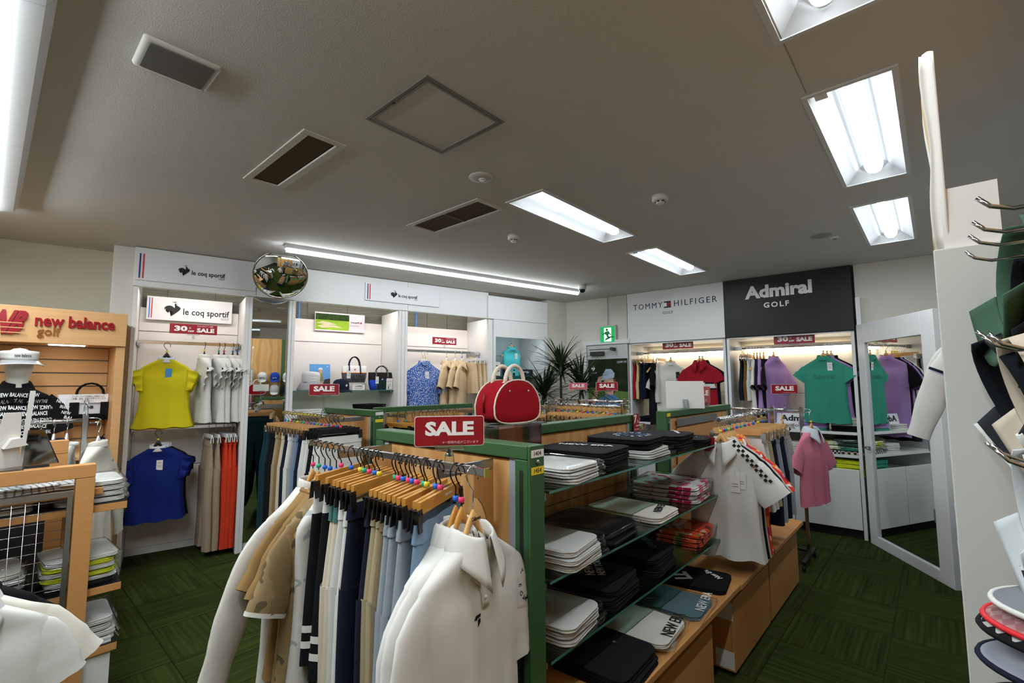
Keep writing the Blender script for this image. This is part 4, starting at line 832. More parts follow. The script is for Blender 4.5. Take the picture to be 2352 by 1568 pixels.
trousers(FR(8), FZ[8], 'cream trousers with teal waistband and teal hem stripes, near one', CREAM, .155, .82, TEALG, None, 5, GST, wb=.075, taper=.9)
trousers(FR(9), FZ[9], 'pale grey jogging trousers with white waistband', PALEG, .155, .84, W_, None, 4, wb=.06)
trousers(FR(10), FZ[10], 'white jogging trousers next to the navy trousers', W_, .155, .84, W_, None, 6, [(.8, .03, PALEG)], wb=.075)
trousers(FR(11), FZ[11], 'dark navy trousers beside the khaki pair, far one', NAV, .16, .95, None, None, 7)
trousers(FR(12), FZ[12], 'dark navy trousers touching the khaki trousers', NAV, .16, .95, None, None, 8)
trousers(FR(13), FZ[13], 'khaki elastic-waist trousers, far one of two', KHA, .155, .92, None, None, 9, wb=.045)
trousers(FR(14), FZ[14], 'khaki elastic-waist trousers, near one of two', KHA, .155, .92, None, None, 10, wb=.045)
trousers(FR(15), FZ[15], 'taupe trousers between khaki and light blue pairs', FAB('taupe', (120, 108, 84)), .155, .92, None, None, 11)
trousers(FR(16), FZ[16], 'light blue trousers, far one of the blue group', LBL, .16, .94, None, None, 12, wb=.055)
trousers(FR(17), FZ[17], 'light blue elastic-waist trousers on the front rail', LBL, .16, .94, None, None, 13, wb=.055)
trousers(FR(19), FZ[19], 'light blue trousers with belt loops, nearest of the blue group', LBL, .165, .94, None, None, 14, wb=.055)
trousers(FR(21), FZ[21], 'faded denim trousers just behind the white polos', DEN, .165, .95, None, None, 15, wb=.05)
PW = FAB('polo_white', (214, 214, 208), bump=.06)
for i, lab in ((22, 'white polo shirt, third from the near rail end'), (23, 'white polo shirt, second from the near rail end'), (24, 'nearest white polo with black chest emblem and sleeve lettering')):
    last = i == 24
    t, B = shirt((RX, fy[i], RZ), FZ[i], lab, PW, .205, .70, .05, 'short', 'polo', seed=i, flare=1.10, n=34 if last else 22, slen=.22, drop=1.42, placket=last, fold=.013, group='white polo shirts on the front rail', res=22, z0=-.19)
    if last:
        z = B.z0-.20; MB().add([(x, B.front(x, z+zz)-.003, z+zz) for x, zz in ((-.014, .010), (-.006, .017), (.012, .018), (.010, .010), (-.002, .008), (-.006, -.004), (-.013, -.006))]+[(x, B.front(x, z+zz)-.003, z+zz) for x, zz in ((.001, .005), (.009, .007), (.010, -.002), (.004, -.013), (-.003, -.017), (-.007, -.014), (-.003, -.005))], [tuple(range(7)), tuple(range(7, 14))]).build('chest_emblem', INK, t).location.x = -.035
        for q, (ch, dx, dz) in enumerate((('M', .212, -.42), ('A', .198, -.415), ('D', .184, -.398), ('E', .178, -.372), ('T', .186, -.335))): text(ch, .02, INK, t, (dx, -.0385, dz), .0004, .0002, rot=(pi/2, [2.9, 2.6, 2.2, 1.7, 1.0][q], 0), name='sleeve_lettering')
sale_sign((RX, 1.085, RZ), radians(-38), 'big red sale sign clipped to the front rail', .205, .088, .048)
# ---------------------------------------------------------------- riser and red bag
pb = onz(1166, 968, 1.387); 
t = T('acrylic_riser', 'clear acrylic riser under the red bag', 'stand', (pb.x, pb.y, 1.1955), radians(-8)); MB().b2((-.13, -.09, .182), (.15, .09, .188)).build('top_plate', ACRYL, t)
for x in (-.12, .11): MB().b2((x, -.085, 0), (x+.006, .085, .182)).build('side_plate', CLEAR('riser_pink_acrylic', (238, 214, 220), .7, .06), t)
MB().b2((-.12, -.088, 0), (.116, -.084, .182)).build('front_plate', CLEAR('riser_pink_acrylic', (238, 214, 220), .7, .06), t)
def boston(P, rz, label, mat, w_=.27, h_=.18, d=.12, tr=None, s=1.):
    t = T('boston_bag', label, 'bag', P, rz); tr = tr or FAB('ivory_trim', (226, 218, 200))
    def prof(n=28):
        o = []
        for j in range(n):
            a = 2*pi*j/n; ex = .62 if sin(a) < 0 else .8; x = sp(cos(a), ex)*w_/2*(1-.16*max(0, sin(a))**1.0); z = h_*(.40+.60*sp(sin(a), .85)) if sin(a) > 0 else h_*(.40+.40*sp(sin(a), .5)); o.append((x, z))
        return o
    pr = prof(); f = lambda y, k: [(x*k, y, h_*.4+(z-h_*.4)*k) for x, z in pr]
    MB().loft([f(-d/2-.006, .55), f(-d/2-.004, .9), f(-d/2, .985), f(-d/2+.01, 1.), f(0, 1.02), f(d/2-.01, 1.), f(d/2, .985), f(d/2+.004, .9)]).build('body', mat, t)
    for y in (-d/2, d/2): MB().tube([(x*1.0, y, h_*.4+(z-h_*.4)*1.0) for x, z in pr+[pr[0]]], .0035, 6, False).build('piping', tr, t)
    for y in (-d*.32, d*.32):
        hd = MB().tube([(-.055*cos(a)*w_/.27, y, h_*.92+.075*sin(a)*w_/.27) for a in [pi*q/12 for q in range(13)]], .0085, 8).build('handle', tr, t)
        for sx in (-1, 1): MB().b2((sx*.055*w_/.27-.012, y-.008, h_*.80), (sx*.055*w_/.27+.012, y+.004 if y > 0 else y+.008, h_*.95)).build('handle_tab', tr, hd, bevel=.003)
    for sx in (-1, 1): MB().lathe([(.006, 0), (.005, .003), (.001, .004)], 10).build('rivet', CHROME, t, (sx*.055*w_/.27, -d/2-.006, h_*.74), (pi/2, 0, 0))
    z_ = MB().tube([(-w_/2*1.0, -.0, h_*.72), (-w_/2*1.045, 0, h_*.5), (-w_/2*1.03, 0, h_*.25)], .004, 6).build('zip', M('zip_red', (130, 14, 26), .4), t); MB().box((-w_/2-.012, 0, h_*.40), (.005, .008, .03)).build('zip_pull', M('zip_red', (130, 14, 26), .4), z_)
    return t
boston((pb.x+.005, pb.y, 1.3845), radians(-4), 'red bowling-style bag with ivory handles on the riser', FAB('bag_red', (150, 10, 26), bump=.2, bs=14))
# ---------------------------------------------------------------- folded goods on the front shelves
def stack(px, py, zt, zb, n, h, labf, mat, w_, d, rz=0., bag=False, seed=0, group=None, **k):
    P = Vector((px, py, 0)) if px < 50 else onz(px, py, zt); out = []
    for q in range(n):
        lab = labf if isinstance(labf, str) else labf(q, n)
        out.append(folded((P.x+random.uniform(-.011, .011), P.y+random.uniform(-.011, .011), zb+.0005+q*(h*(1.19 if bag else 1.10)+.001)), rz+random.uniform(-.07, .07), lab, mat, w_, d, h, bag, group, seed*10+q, **(k if q == n-1 else {})))
    return out
def lv(what): return lambda q, n: '%s, %s' % (what, 'topmost of its stack' if q == n-1 else ('bottom of its stack' if q == 0 else '%s from the bottom' % ORD[q]))
z1, z2, z3 = SHZ
stack(1.47, 1.105, 1.24, z1, 3, .016, lv('bagged white tee at the near end of the top shelf'), W_, .24, .27, .1, True, 1, 'bagged white tees, top shelf near end')
s = stack(1.79, 1.19, 1.27, z1, 3, .022, lv('black folded top beside the bagged white tees'), BLK, .30, .34, .12, False, 2, 'black lettered tops, top shelf'); on_top(s[-1], 'NEW ERA', .045, .022, .03, .0, LET, -pi/2+.25, .25, .0012)
stack(2.19, 1.175, 1.22, z1, 2, .016, lv('bagged white tee under the round-print top'), W_, .29, .33, .1, True, 3, 'bagged white tees under black tops')
s = stack(2.17, 1.19, 1.28, z1+.042, 2, .022, lv('black folded top with round letter print'), BLK, .29, .32, .12, False, 4, 'round-print black tops')
for q, (w_, r0, nn, mt) in enumerate((('KNITTED CRAFT ', .095, 14, LET), ('FUTURE SPORTS ', .07, 14, M('blue_print', (80, 130, 180), .6)), ('GOLF CLUB TOUR ', .047, 14, M('blue_print', (80, 130, 180))))):
    for j, ch in enumerate(w_):
        a = 2*pi*j/nn
        if ch != ' ': text(ch, .026-.004*q, mt, s[-1], (r0*cos(a)+.03, r0*sin(a)*.9-.02, .022*1.09+.004), .0004, .0002, rot=(0, 0, a+pi/2), name='print')
s = stack(2.51, 1.16, 1.26, z1, 3, .024, lv('black folded top with small script, right part of top shelf'), BLK, .28, .30, .08, False, 5, 'small-script black tops'); on_top(s[-1], 'sunday golf', .03, .024, .05, -.07, LET, .5, .15)
s = stack(2.76, 1.13, 1.23, z1, 2, .018, lv('black spotted top with a price card at the shelf end'), PAT('black_spot_cloth', 'dots', [(0., (230, 230, 226)), (.10, (18, 18, 22))], 22.), .26, .30, .1, False, 6, 'spotted black tops', trim=[(-.02, .02, .05, .10, TAGW), (-.09, .06, .07, .04, TAGW)])
on_top(s[-1], '30%', .02, .018, -.02, .05, RED, .1, .035, off=.005)
stack(1.46, 1.105, .96, z2, 3, .020, lv('bagged white top at the near end of the middle shelf'), W_, .25, .28, .1, True, 7, 'bagged white tops, middle shelf')
stack(1.80, 1.17, .96, z2, 2, .020, lv('bagged black top on the middle shelf'), BLK, .30, .34, .1, True, 8, 'bagged black tops, middle shelf')
s = stack(2.19, 1.17, .96, z2, 1, .03, 'white ribbed top with black lettering on the middle shelf', OFFW, .27, .38, .05, False, 9); on_top(s[-1], 'NEW ERA', .05, .03, .06, -.12, INK, .25, .20, .0015)
s = stack(2.66, 1.17, .99, z2, 4, .018, lv('bagged pink and white printed top at the middle shelf end'), PNKP, .32, .36, .1, True, 10, 'bagged pink printed tops')
s = stack(1.46, 1.105, .72, z3, 3, .018, lv('bagged white lettered tee on the lowest shelf'), W_, .25, .28, .1, True, 11, 'bagged white lettered tees'); on_top(s[-1], 'ERA', .06, .018, .0, .06, INK, .5, .12, .001)
s = stack(1.80, 1.17, .73, z3, 3, .022, lv('black folded tee with tall white lettering'), BLK, .30, .34, .1, False, 12, 'black tees with tall white lettering'); on_top(s[-1], 'NEW ERA', .06, .022, .04, .02, LET, .55, .19, .0006); on_top(s[-1], 'NEW YORK', .05, .022, .065, -.02, LET, .55, .19, .0004)
s = stack(2.22, 1.17, .74, z3, 3, .024, lv('black folded knit with dim lettering on the lowest shelf'), BLK, .29, .34, .08, False, 13, 'black knits with dim lettering'); on_top(s[-1], 'NEW ERA', .055, .024, .08, -.05, M('dim_print', (76, 88, 98), .6), .75, .18, .001)
s = stack(2.68, 1.17, .74, z3, 4, .017, lv('bagged orange floral top at the lowest shelf end'), FLO, .30, .36, .1, True, 14, 'bagged orange floral tops', trim=[(.03, -.1, .22, .10, ORA), (.05, -.02, .14, .025, TAGW)])
s = stack(1.66, 1.03, .52, BZ, 2, .024, lv('plain black top with a tiny flag mark on the bench'), BLK, .30, .34, .1, False, 15, 'plain black tops on the bench'); MB().box((0, 0, 0), (.016, .012, .001)).build('flag_mark', M('dim_print', (76, 88, 98)), s[-1], (.06, -.02, .03), (0, 0, .4))
s = stack(1.97, 1.03, .52, BZ, 2, .020, lv('bagged cream ribbed top with black front lettering'), OFFW, .26, .32, .12, True, 16, 'bagged cream ribbed tops'); on_top(s[-1], 'NEW ERA', .07, .020, .06, -.13, INK, .1, .22, .0008, off=.002)
s = stack(2.31, 1.03, .50, BZ, 1, .020, 'bagged grey-teal top with white lettering on the bench', FAB('grey_teal', (92, 118, 124)), .26, .32, .12, True, 17); on_top(s[-1], 'NEW ERA', .06, .020, .06, -.13, LET, .1, .22, .0006, off=.002)
s = stack(2.66, 1.04, .50, BZ, 1, .022, 'black tee with a large white graphic on the bench', BLK, .28, .34, .12, False, 18); on_top(s[-1], 'New Era', .05, .022, .06, -.08, LET, .9, .12, .001); on_top(s[-1], 'LL', .12, .022, -.04, .06, LET, .6, .10, .006)
# ---------------------------------------------------------------- shop rail on the bench line: chrome rack with shirts facing the viewer
def rack(label, xa, ya, xb, yb, z, post_z0=0., posts=(0, 1), feet=True, hooks=True, group='chrome clothes racks', pm=None):
    L = sqrt((xb-xa)**2+(yb-ya)**2); az = atan2(yb-ya, xb-xa); t = T('clothes_rack', label, 'rack', (xa, ya, 0), az, group); pm = pm or CHROME
    MB().tube([(0, 0, z-.0125), (L, 0, z-.0125)], .0125, 12).build('rail', CHROME, t)
    for e in posts:
        x = e*L; MB().b2((x-.014, -.014, post_z0), (x+.014, .014, z+.02)).build('post', pm if z < 0 else CHROME, t, bevel=.003)
        if hooks:
            sx = 1 if e else -1; MB().tube([(x, 0, z+.0), (x+sx*.055, 0, z+.0), (x+sx*.075, 0, z-.012), (x+sx*.06, 0, z-.028), (x+sx*.02, 0, z-.03)], .004, 6).build('end_hook', CHROME, t)
        if feet:
            MB().b2((x-.015, -.24, .06), (x+.015, .24, .085)).build('foot', BLACK, t, bevel=.003)
            for y in (-.22, .22): MB().lathe([(.022, -.01), (.026, -.005), (.026, .005), (.022, .01)], 14).build('caster', BLACK, t, (x, y, .027), (0, pi/2, 0))
    if feet: MB().b2((0, -.01, .10), (L, .01, .12)).build('lower_bar', BLACK, t)
    return t
R3Y, R3Z = .955, 1.345
rack('chrome rail above the bench with floral and white tops', 2.86, R3Y, 4.06, R3Y, R3Z, BZ, (1,), False, False)
x = 2.885; GR = 'garments on the chrome rail above the bench'
def hr(x, y, z, k, lab, ring, hk, rz=-pi/2): return hanger(hk, (x, y, z), rz+random.uniform(-.05, .05), lab, 'hangers on the chrome rail above the bench', ring)
items3 = [('shirt', PW, 'white polo with black checker sleeve stripe and red point tag'), ('shirt', W_, 'plain white tee just behind the checker-stripe polo'), ('shirt', W_, 'plain white polo, third on the bench rail'), ('shirt', BLK, 'black tee between white polos and floral tops'), ('shirt', PALEG, 'pale grey tee behind the black tee'), ('shirt', REDP, 'red floral top, nearer one'), ('shirt', FLO, 'orange floral shirt on the bench rail'), ('skirt', W_, 'white skirt on the bench rail, nearer one'), ('skirt', PALEG, 'pale grey skirt behind the white skirt'), ('skirt', KHA, 'khaki skirt on the bench rail'), ('trousers', NAV, 'navy shorts on the bench rail, nearer one'), ('trousers', LBL, 'light blue shorts between two navy pairs'), ('trousers', NAV, 'navy shorts with a white button'), ('trousers', GRYF, 'grey-blue shorts at the far end of the bench rail')]
for i, (k, m, lab) in enumerate(items3):
    xx = 2.885+[0, .03, .065, .10, .14, .18, .22, .30, .38, .47, .56, .66, .78, .90][i]; kk = k == 'shirt'
    hr(xx, R3Y, R3Z, k, 'pale wooden %s hanger, %s from the near end of the bench rail' % ('shirt' if kk else 'clip', ORD[i]), 'ypbgygpbgbpbyb'[i], 'pale' if kk else 'palec')
    P = (xx, R3Y, R3Z)
    if k == 'shirt':
        t, B = shirt(P, -pi/2+(.10 if i < 2 else random.uniform(-.05, .05)), lab, m, .19, .63, .04, 'short', 'crew' if i in (1, 3, 4) else 'polo', seed=40+i, slen=.15, drop=.90 if i < 3 else .98, group=GR, n=26 if i < 2 else 16, res=20 if i < 2 else 12)
        if i == 0:
            MB().box((0, 0, 0), (.055, .0015, .085)).build('point_tag', RED, t, (-.05, -.062, -.15), (.05, .1, 0)); text('7', .055, LET, t, (-.056, -.0635, -.14), .001, .0004, name='tag_number')
            price_tag(t, .10, B.front(.10, -.34)-.01, -.30, .06, .09); price_tag(t, .075, B.front(.07, -.34)-.014, -.31, .05, .10)
        if i == 0:
            ck = MB(); nrm = Vector((sin(.86), 0, cos(.86))); dr = Vector((cos(.86), 0, -sin(.86))); c0 = Vector((.07, -.037, -.125))
            for q in range(17):
                for r_ in range(2):
                    if (q+r_) % 2 == 0:
                        p = c0+dr*(q*.0165)+nrm*(.002-.0165*r_+.01); f_ = 1 if q > 5 else q/5; yv = -.034-.004*f_
                        ck.add([(p+a).to_tuple()[:1]+(yv,)+(p+a).to_tuple()[2:] for a in (Vector(), dr*.0165, dr*.0165-nrm*.0165, -nrm*.0165)], [(0, 3, 2, 1)])
            ck.build('checker_band', INK, t, solid=.0004)
    elif k == 'skirt': skirt(P, -pi/2, lab, m, .15, .42, None, GR, i, 1.3)
    else: trousers(P, -pi/2, lab, m, .155, .56, None, GR, i, taper=.95, name='shorts', cat='shorts')
# standing rack with the pink polo
SX = 4.80; YB1 = 1.60
rack('black-footed chrome rack with the pink polo at its end', SX, .90, SX, YB1, 1.315)
for i, (y, ring, k) in enumerate(((.83, 'y', 'w'), (1.05, 'y', 'w'), (1.22, 'y', 'c'), (1.30, 'g', 'c'), (1.38, 'b', 'c'), (1.46, 'p', 'c'), (1.53, 'y', 'c'))):
    hanger('pale' if k == 'w' else 'palec', (SX, y, 1.285 if i == 0 else 1.316), -.30*(i == 0), 'pale wooden hanger, %s from the pink polo end of the floor rack' % ORD[i], 'hangers on the floor rack', ring)
shirt((SX, .83, 1.285), -.30, 'pink polo with striped collar at the floor rack end', PNK, .20, .62, .05, 'short', 'polo', FAB('grey_collar', (200, 206, 214)), 70, None, 1.06, 20, .18, 1.0)
shirt((SX, 1.05, 1.315), .0, 'white and navy tee hanging behind the pink polo', W_, .19, .58, .04, 'short', 'crew', NAV, 71)
for i, (y, m, nm) in enumerate(((1.22, NAV, 'navy'), (1.30, LBL, 'light blue'), (1.38, BLK, 'black'), (1.46, GRYF, 'grey'), (1.53, KHA, 'khaki'))): trousers((SX, y, 1.315), 0, '%s shorts on the floor rack behind the pink polo' % nm, m, .155, .50, None, 'shorts on the floor rack', i, name='shorts', cat='shorts', taper=.95)
p = onpl(1833, 940, (SX, 0, 0), pi/2); sale_sign((SX, 1.02, 1.315), radians(-62), 'red sale sign before the jade green top', .215, .085, .13)
# ---------------------------------------------------------------- white board back, small sale stand, bagged tops on the right gondola
p = onz(1592, 940, 1.352)
t = T('display_board', 'white acrylic board seen from behind on the gondola', 'board', (3.62, 1.452, 1.352), radians(-60), None, (radians(-6), 0)); MB().b2((-.14, -.003, .0), (.14, .003, .21)).build('board', M('white_acrylic', (226, 226, 222), .3), t, bevel=.002); MB().add([(-.02, .0, 0), (.02, .0, 0), (.02, -.07, 0), (-.02, -.07, 0), (-.02, -.004, .07), (.02, -.004, .07)], [(0, 1, 2, 3), (3, 2, 5, 4), (0, 3, 4), (1, 5, 2)]).build('prop_stand', ACRYL, t)
t = T('sale_stand', 'small acrylic sale card beside the white board', 'sign', (3.98, 1.452, 1.352), radians(-50)); MB().b2((-.065, -.002, .03), (.065, .002, .165)).build('card', M('sale_card', (178, 92, 92), .3), t, bevel=.002); text('SALE', .055, LET, t, (0, -.003, .11), .002, .0005, .10); text('定価より', .016, LET, t, (0, -.003, .05), 0, .0003, .07); MB().box((0, -.01, .015), (.09, .05, .03)).build('base', ACRYL, t)
t = T('glass_shelf', 'glass shelf with yellow bagged tops behind the gondola gap', 'shelf', (2.86, 1.56, 1.16), 0); MB().b2((0, 0, -.008), (.55, .42, 0)).build('glass_plate', GLASS, t); MB().b2((.0, .40, -1.16), (.03, .42, -.009)).build('post', GREEN, t); MB().b2((.52, .40, -1.16), (.55, .42, -.009)).build('post', GREEN, t); MB().b2((.0, .02, -1.16), (.03, .04, -.009)).build('post', GREEN, t); MB().b2((.52, .02, -1.16), (.55, .04, -.009)).build('post', GREEN, t)
for q in range(3): folded((3.12, 1.76, 1.161+q*.03), .1+.05*q, ['bagged black top at the bottom of the yellow stack', 'bagged yellow printed top in the middle of its stack', 'bagged yellow and blue printed top on its stack'][q], [BLK, FAB('mustard', (212, 176, 30)), YBP][q], .28, .32, .023, True, 'bagged yellow tops', 300+q)
# ---------------------------------------------------------------- trouser rail further back (gondola 4)
R4X = 1.70; R4Z = 1.326
cols4 = [(DTEA, 'dark teal'), (DTEA, 'deep teal'), (BLK, 'black'), (BLK, 'jet black'), (KHA, 'khaki'), (TAN, 'tan'), (CREAM, 'cream'), (NAV, 'navy'), (W_, 'white'), (GRYF, 'grey'), (DEN, 'denim blue'), (NAV, 'dark navy'), (W_, 'plain white'), (W_, 'white five-pocket'), (BLK, 'black belted'), (W_, 'white belted'), (W_, 'white pleated')]
for i, (m, nm) in enumerate(cols4):
    y = 4.08-.92*i/16; near = 17-i; blk = i >= 13
    hanger('blackclip' if blk else 'palec', (R4X, y, R4Z), random.uniform(-.06, .06), '%s clip hanger, %s from the near end of the trouser rail' % ('black plastic' if blk else 'pale wooden', ORD[near-1]), 'hangers on the trouser rail', 'bgpgyggpbbgbpbpbp'[i])
    trousers((R4X, y, R4Z), random.uniform(-.04, .04), '%s trousers, %s from the near end of the trouser rail' % (nm, ORD[near-1]), m, .165, .95, BLK if i in (12, 15) else None, 'trousers on the rear trouser rail', 20+i, wb=.03 if i in (12, 15) else .05, tagm=TAGW if i == 16 else None)
sale_sign((R4X+.0, 3.42, R4Z), radians(-40), 'red sale sign over the rear trouser rail', .215, .085, .14)
# rails of the far gondolas and two chrome racks, seen over the front gondola
def simple_rail(pts, rz, kinds, mats, where, group, rings='bgpyp', hk='palec', L=.6):
    for i, P in enumerate(pts):
        hanger(hk, P, rz+random.uniform(-.1, .1), 'clip hanger, %s along %s' % (ORD[i], where), 'hangers on '+where, rings[i % len(rings)])
        m, nm = mats[i % len(mats)]
        trousers(P, rz+random.uniform(-.05, .05), '%s trousers, %s along %s' % (nm, ORD[i], where), m, .155, L, None, 'trousers on '+where, 100+i)
simple_rail([(2.24+.075*i, 3.25, 1.326) for i in range(9)], -pi/2, None, [(BLK, 'black'), (NAV, 'navy'), (DGR, 'charcoal')], 'the rail of the low far gondola', None, hk='clip')
simple_rail([(3.46+.06*i, 3.11, 1.316) for i in range(9)], -pi/2, None, [(KHA, 'khaki'), (W_, 'white'), (BLK, 'black')], 'the rail of the farthest gondola', None)
rack('nearer of two chrome racks beyond the front gondola', 3.60, 1.98, 3.74, 2.86, 1.36, hooks=True); rack('farther of two chrome racks before the door poster', 4.22, 2.30, 4.46, 3.28, 1.375)
MX = [(KHA, 'khaki'), (W_, 'white'), (BLK, 'black'), (FAB('coral', (226, 130, 92)), 'coral'), (NAV, 'navy'), (W_, 'ivory'), (BEI, 'beige'), (BLK, 'inky black'), (FAB('salmon', (230, 140, 100)), 'salmon'), (LBL, 'light blue'), (KHA, 'sand'), (OLV, 'olive')]
simple_rail([(3.60+.14*i/12, 2.05+.76*i/12, 1.362) for i in range(12)], radians(-9), None, MX, 'the nearer chrome rack', None, 'bpygb'); simple_rail([(4.22+.24*i/12, 2.38+.85*i/12, 1.377) for i in range(12)], radians(-13), None, MX[::-1], 'the farther chrome rack', None, 'ybpgy')
sale_sign((3.62, 2.14, 1.362), radians(-48), 'red sale sign in front of the door poster', .19, .075, .12); sale_sign((4.38, 2.95, 1.377), radians(-48), 'faded pink sale sign before the plant', .20, .075, .10, True)
# hats and goods behind: dark trousers hung on the shelf back seen over the rail
# ================================================================== DISPLAY WALL GOODS
RTOP = .0155
def ga(u, v, dep): s_, z_ = pA(u, v, dep); return s_, z_
def onA(u, z, dep, v=800): return WA(pA(u, v, dep)[0], dep, z)
E90 = AZA+pi/2
# bay 1, upper rail
P = onA(384, Z1+RTOP, .20); hanger('black', onA(384, Z1-.01, .11), AZA, 'black plastic hanger inside the yellow ruffle-sleeve top', None, 'y')
for q in (1, 0):
    shirt(WA(pA(384, 800, .11)[0]+.012*q, .11+.045*q, Z1-.012-.012*q), AZA, ['yellow ruffle-sleeve top with blue tag, facing out', 'second yellow top hidden behind the facing one'][q], YELF, .185, .60, .05, 'ruffle', 'mock', FAB('pale_collar', (206, 210, 218)), 80+q, 'yellow ruffle tops', 1.22, 24, tagm=BLUEC if not q else None, tagtxt=None, tagpos=(.02, -.13), fold=.009)
for i, u in enumerate((470, 503, 515, 535, 546)):
    P = onA(u, Z1+RTOP, RD); hanger('black', P, E90+.25, 'black plastic hanger in the %s white sleeveless top from left' % ORD[i], 'hangers in the white sleeveless tops', 'ygpbb'[i])
    shirt(P, E90+.25, '%s white sleeveless top from the left beside the yellow top' % ORD[i], W_, .17, .60, .04, 'ruffle', 'mock', None, 85+i, 'white sleeveless tops', 1.1, 14, tagm=BLUEC if i == 0 else None)
off_sign(onA(443, pA(443, 756, RD-.02)[1], RD-.02), AZA, 'thirty percent sale sign above the yellow top', .37, .092)
s_, z_ = pA(439, 713, BD-.05); t = board('brand_sign', 'white brand board above the thirty percent sign', 'sign', WA(s_, BD-.055, z_), AZA, .70, .225, M('sign_bright', (232, 230, 228), .4), .02); lecoq(t, .70, .225, 0, 0, .055, .54, -.011, STRB)
# bay 1, lower rail
hanger('black', onA(364, Z1L-.01, .09, 1000), AZA, 'black plastic hanger inside the blue ruffle-sleeve top', None, 'y')
for q, (m, lab) in enumerate(((BLUF, 'royal blue ruffle-sleeve top with white collar, facing out'), (BLUF, 'second royal blue top behind the facing one'), (BLK, 'black ruffle-sleeve top at the back of the blue tops'))):
    shirt(WA(pA(364, 1000, .09)[0]+.02*q, .09+.05*q, Z1L-.012), AZA, lab, m, .19, .62, .05, 'ruffle', 'mock', FAB('white_knit_collar', (210, 210, 210)), 92+q, None, 1.12, 24, tagm=TAGW if q == 0 else None, tagtxt='30%', tagpos=(.02, -.15))
for i, (u, m, nm) in enumerate(((478, BEI, 'left beige'), (494, BEI, 'right beige'), (512, ORA, 'left orange'), (521, ORA, 'middle orange'), (531, ORA, 'right orange'))):
    P = onA(u, Z1L+RTOP, RD, 1000); hanger('whiteclip', P, E90+.15, 'white clip hanger of the %s trousers in the display bay' % nm, 'white clip hangers in the display bay')
    trousers(P, E90+.15, '%s trousers hanging on the lower bay rail' % nm, m, .15, .98, None, 'beige and orange trousers', 95+i, tagm=TAGW if i in (0, 2) else None)
# bay 2: picture, shelf goods
s_, z_ = pA(781, 741, BD-.03); t = T('picture_panel', 'golf course picture panel on the bay back', 'picture', WA(s_, BD-.04, z_), AZA); PWd, PHt = .57, .215
MB().box((0, 0, 0), (PWd, .02, PHt)).build('panel', M('panel_lilac', (226, 214, 222), .3), t)
MB().box((-.09, -.0108, .0), (.38, .001, .185)).build('printed_grass', PAT('picture_grass', 'smooth', [(0., (96, 140, 30)), (.5, (140, 178, 50)), (1., (176, 200, 80))], 8.), t)
MB().prism([(-.28, .02), (.10, .02), (.10, .0925), (-.28, .0925)], -.0125, -.012).build('printed_trees', PAT('picture_trees', 'smooth', [(0., (22, 36, 18)), (.5, (44, 66, 30)), (1., (80, 100, 50))], 40.), t)
for pl_ in ([(-.27, -.02), (-.20, .005), (-.10, -.01), (-.04, -.03), (-.15, -.035)], [(-.26, -.055), (-.18, -.03), (-.06, -.04), (.03, -.065), (-.1, -.06), (-.2, -.075)]): MB().prism(pl_, -.0125, -.012).build('printed_bunker', M('picture_sand', (214, 196, 168), .6), t)
text('le coq sportif', .03, INK, t, (.17, -.012, .01), .0006, .0003, .10); MB().prism([(.225, .0), (.255, .0), (.24, .025)], -.0125, -.012).build('triangle_mark', RED, t); text('GOLF COLLECTION', .016, M('grey_print', (110, 112, 116)), t, (.16, -.012, -.03), 0, .0003, .11)
def bucket(P, rz, label, mat, mat2):
    t = T('bucket_hat', label, 'hat', P, rz); MB().loft([[(r_*cos(a), r_*.9*sin(a), z+.006*sin(2*a)) for a in [2*pi*j/30 for j in range(30)]] for r_, z in ((.092, .085), (.094, .16), (.090, .185), (.07, .195), (.001, .198))], True, (False, False)).build('crown', mat, t)
    MB().loft([[(r_*cos(a), r_*.92*sin(a), z+.008*sin(3*a)) for a in [2*pi*j/30 for j in range(30)]] for r_, z in ((.094, .09), (.115, .06), (.135, .02), (.142, .002))], True, (False, False)).build('brim', mat2, t, solid=.003)
    def wp(c): a = -pi/2+c.x/.095; return Vector((.0965*cos(a), c.y+.14, -.0965*.9*sin(a)+.001))
    text('Le coq', .03, LET, t, (0, 0, 0), .0006, 0., .08, warp=wp); text('sportif', .03, LET, t, (0, 0, -.03), .0006, 0., .07, warp=wp); return t
bucket(onA(714, ZSH+.001, .24, 880), AZA+.1, 'pale grey bucket hat on the glass shelf', FAB('hat_pale', (206, 204, 206)), FAB('hat_grey', (150, 150, 154)))
t = T('photo_card', 'blue golf photo card standing behind the bucket hat', 'card', onA(735, ZSH+.001, .36, 880), AZA, None, (radians(-5), 0)); MB().b2((-.11, 0, 0), (.11, .004, .29)).build('card', M('photo_blue', (96, 158, 214), .5), t)
for pl_, m, nm in (([(-.11, 0), (.11, 0), (.11, .04), (-.11, .06)], M('photo_sea', (60, 120, 190), .5), 'printed_sea'), ([(.03, .06), (.11, .05), (.11, .13), (.05, .12)], M('photo_rock', (56, 50, 58), .6), 'printed_rock'), ([(-.02, .03), (.03, .03), (.035, .12), (-.015, .12)], M('photo_skin', (214, 160, 130), .6), 'printed_legs'), ([(-.025, .10), (.035, .10), (.03, .19), (-.015, .19)], M('photo_khaki', (150, 138, 84), .6), 'printed_dress'), ([(-.01, .19), (.022, .19), (.022, .235), (-.01, .235)], M('photo_skin', (214, 160, 130)), 'printed_head'), ([(-.02, .225), (.03, .225), (.022, .25), (-.01, .25)], LET, 'printed_cap')): MB().prism(pl_, -.0012, -.0004).build(nm, m, t)
rooster(t, .016, .02, (.08, -.0008, .265), LET, .0005)
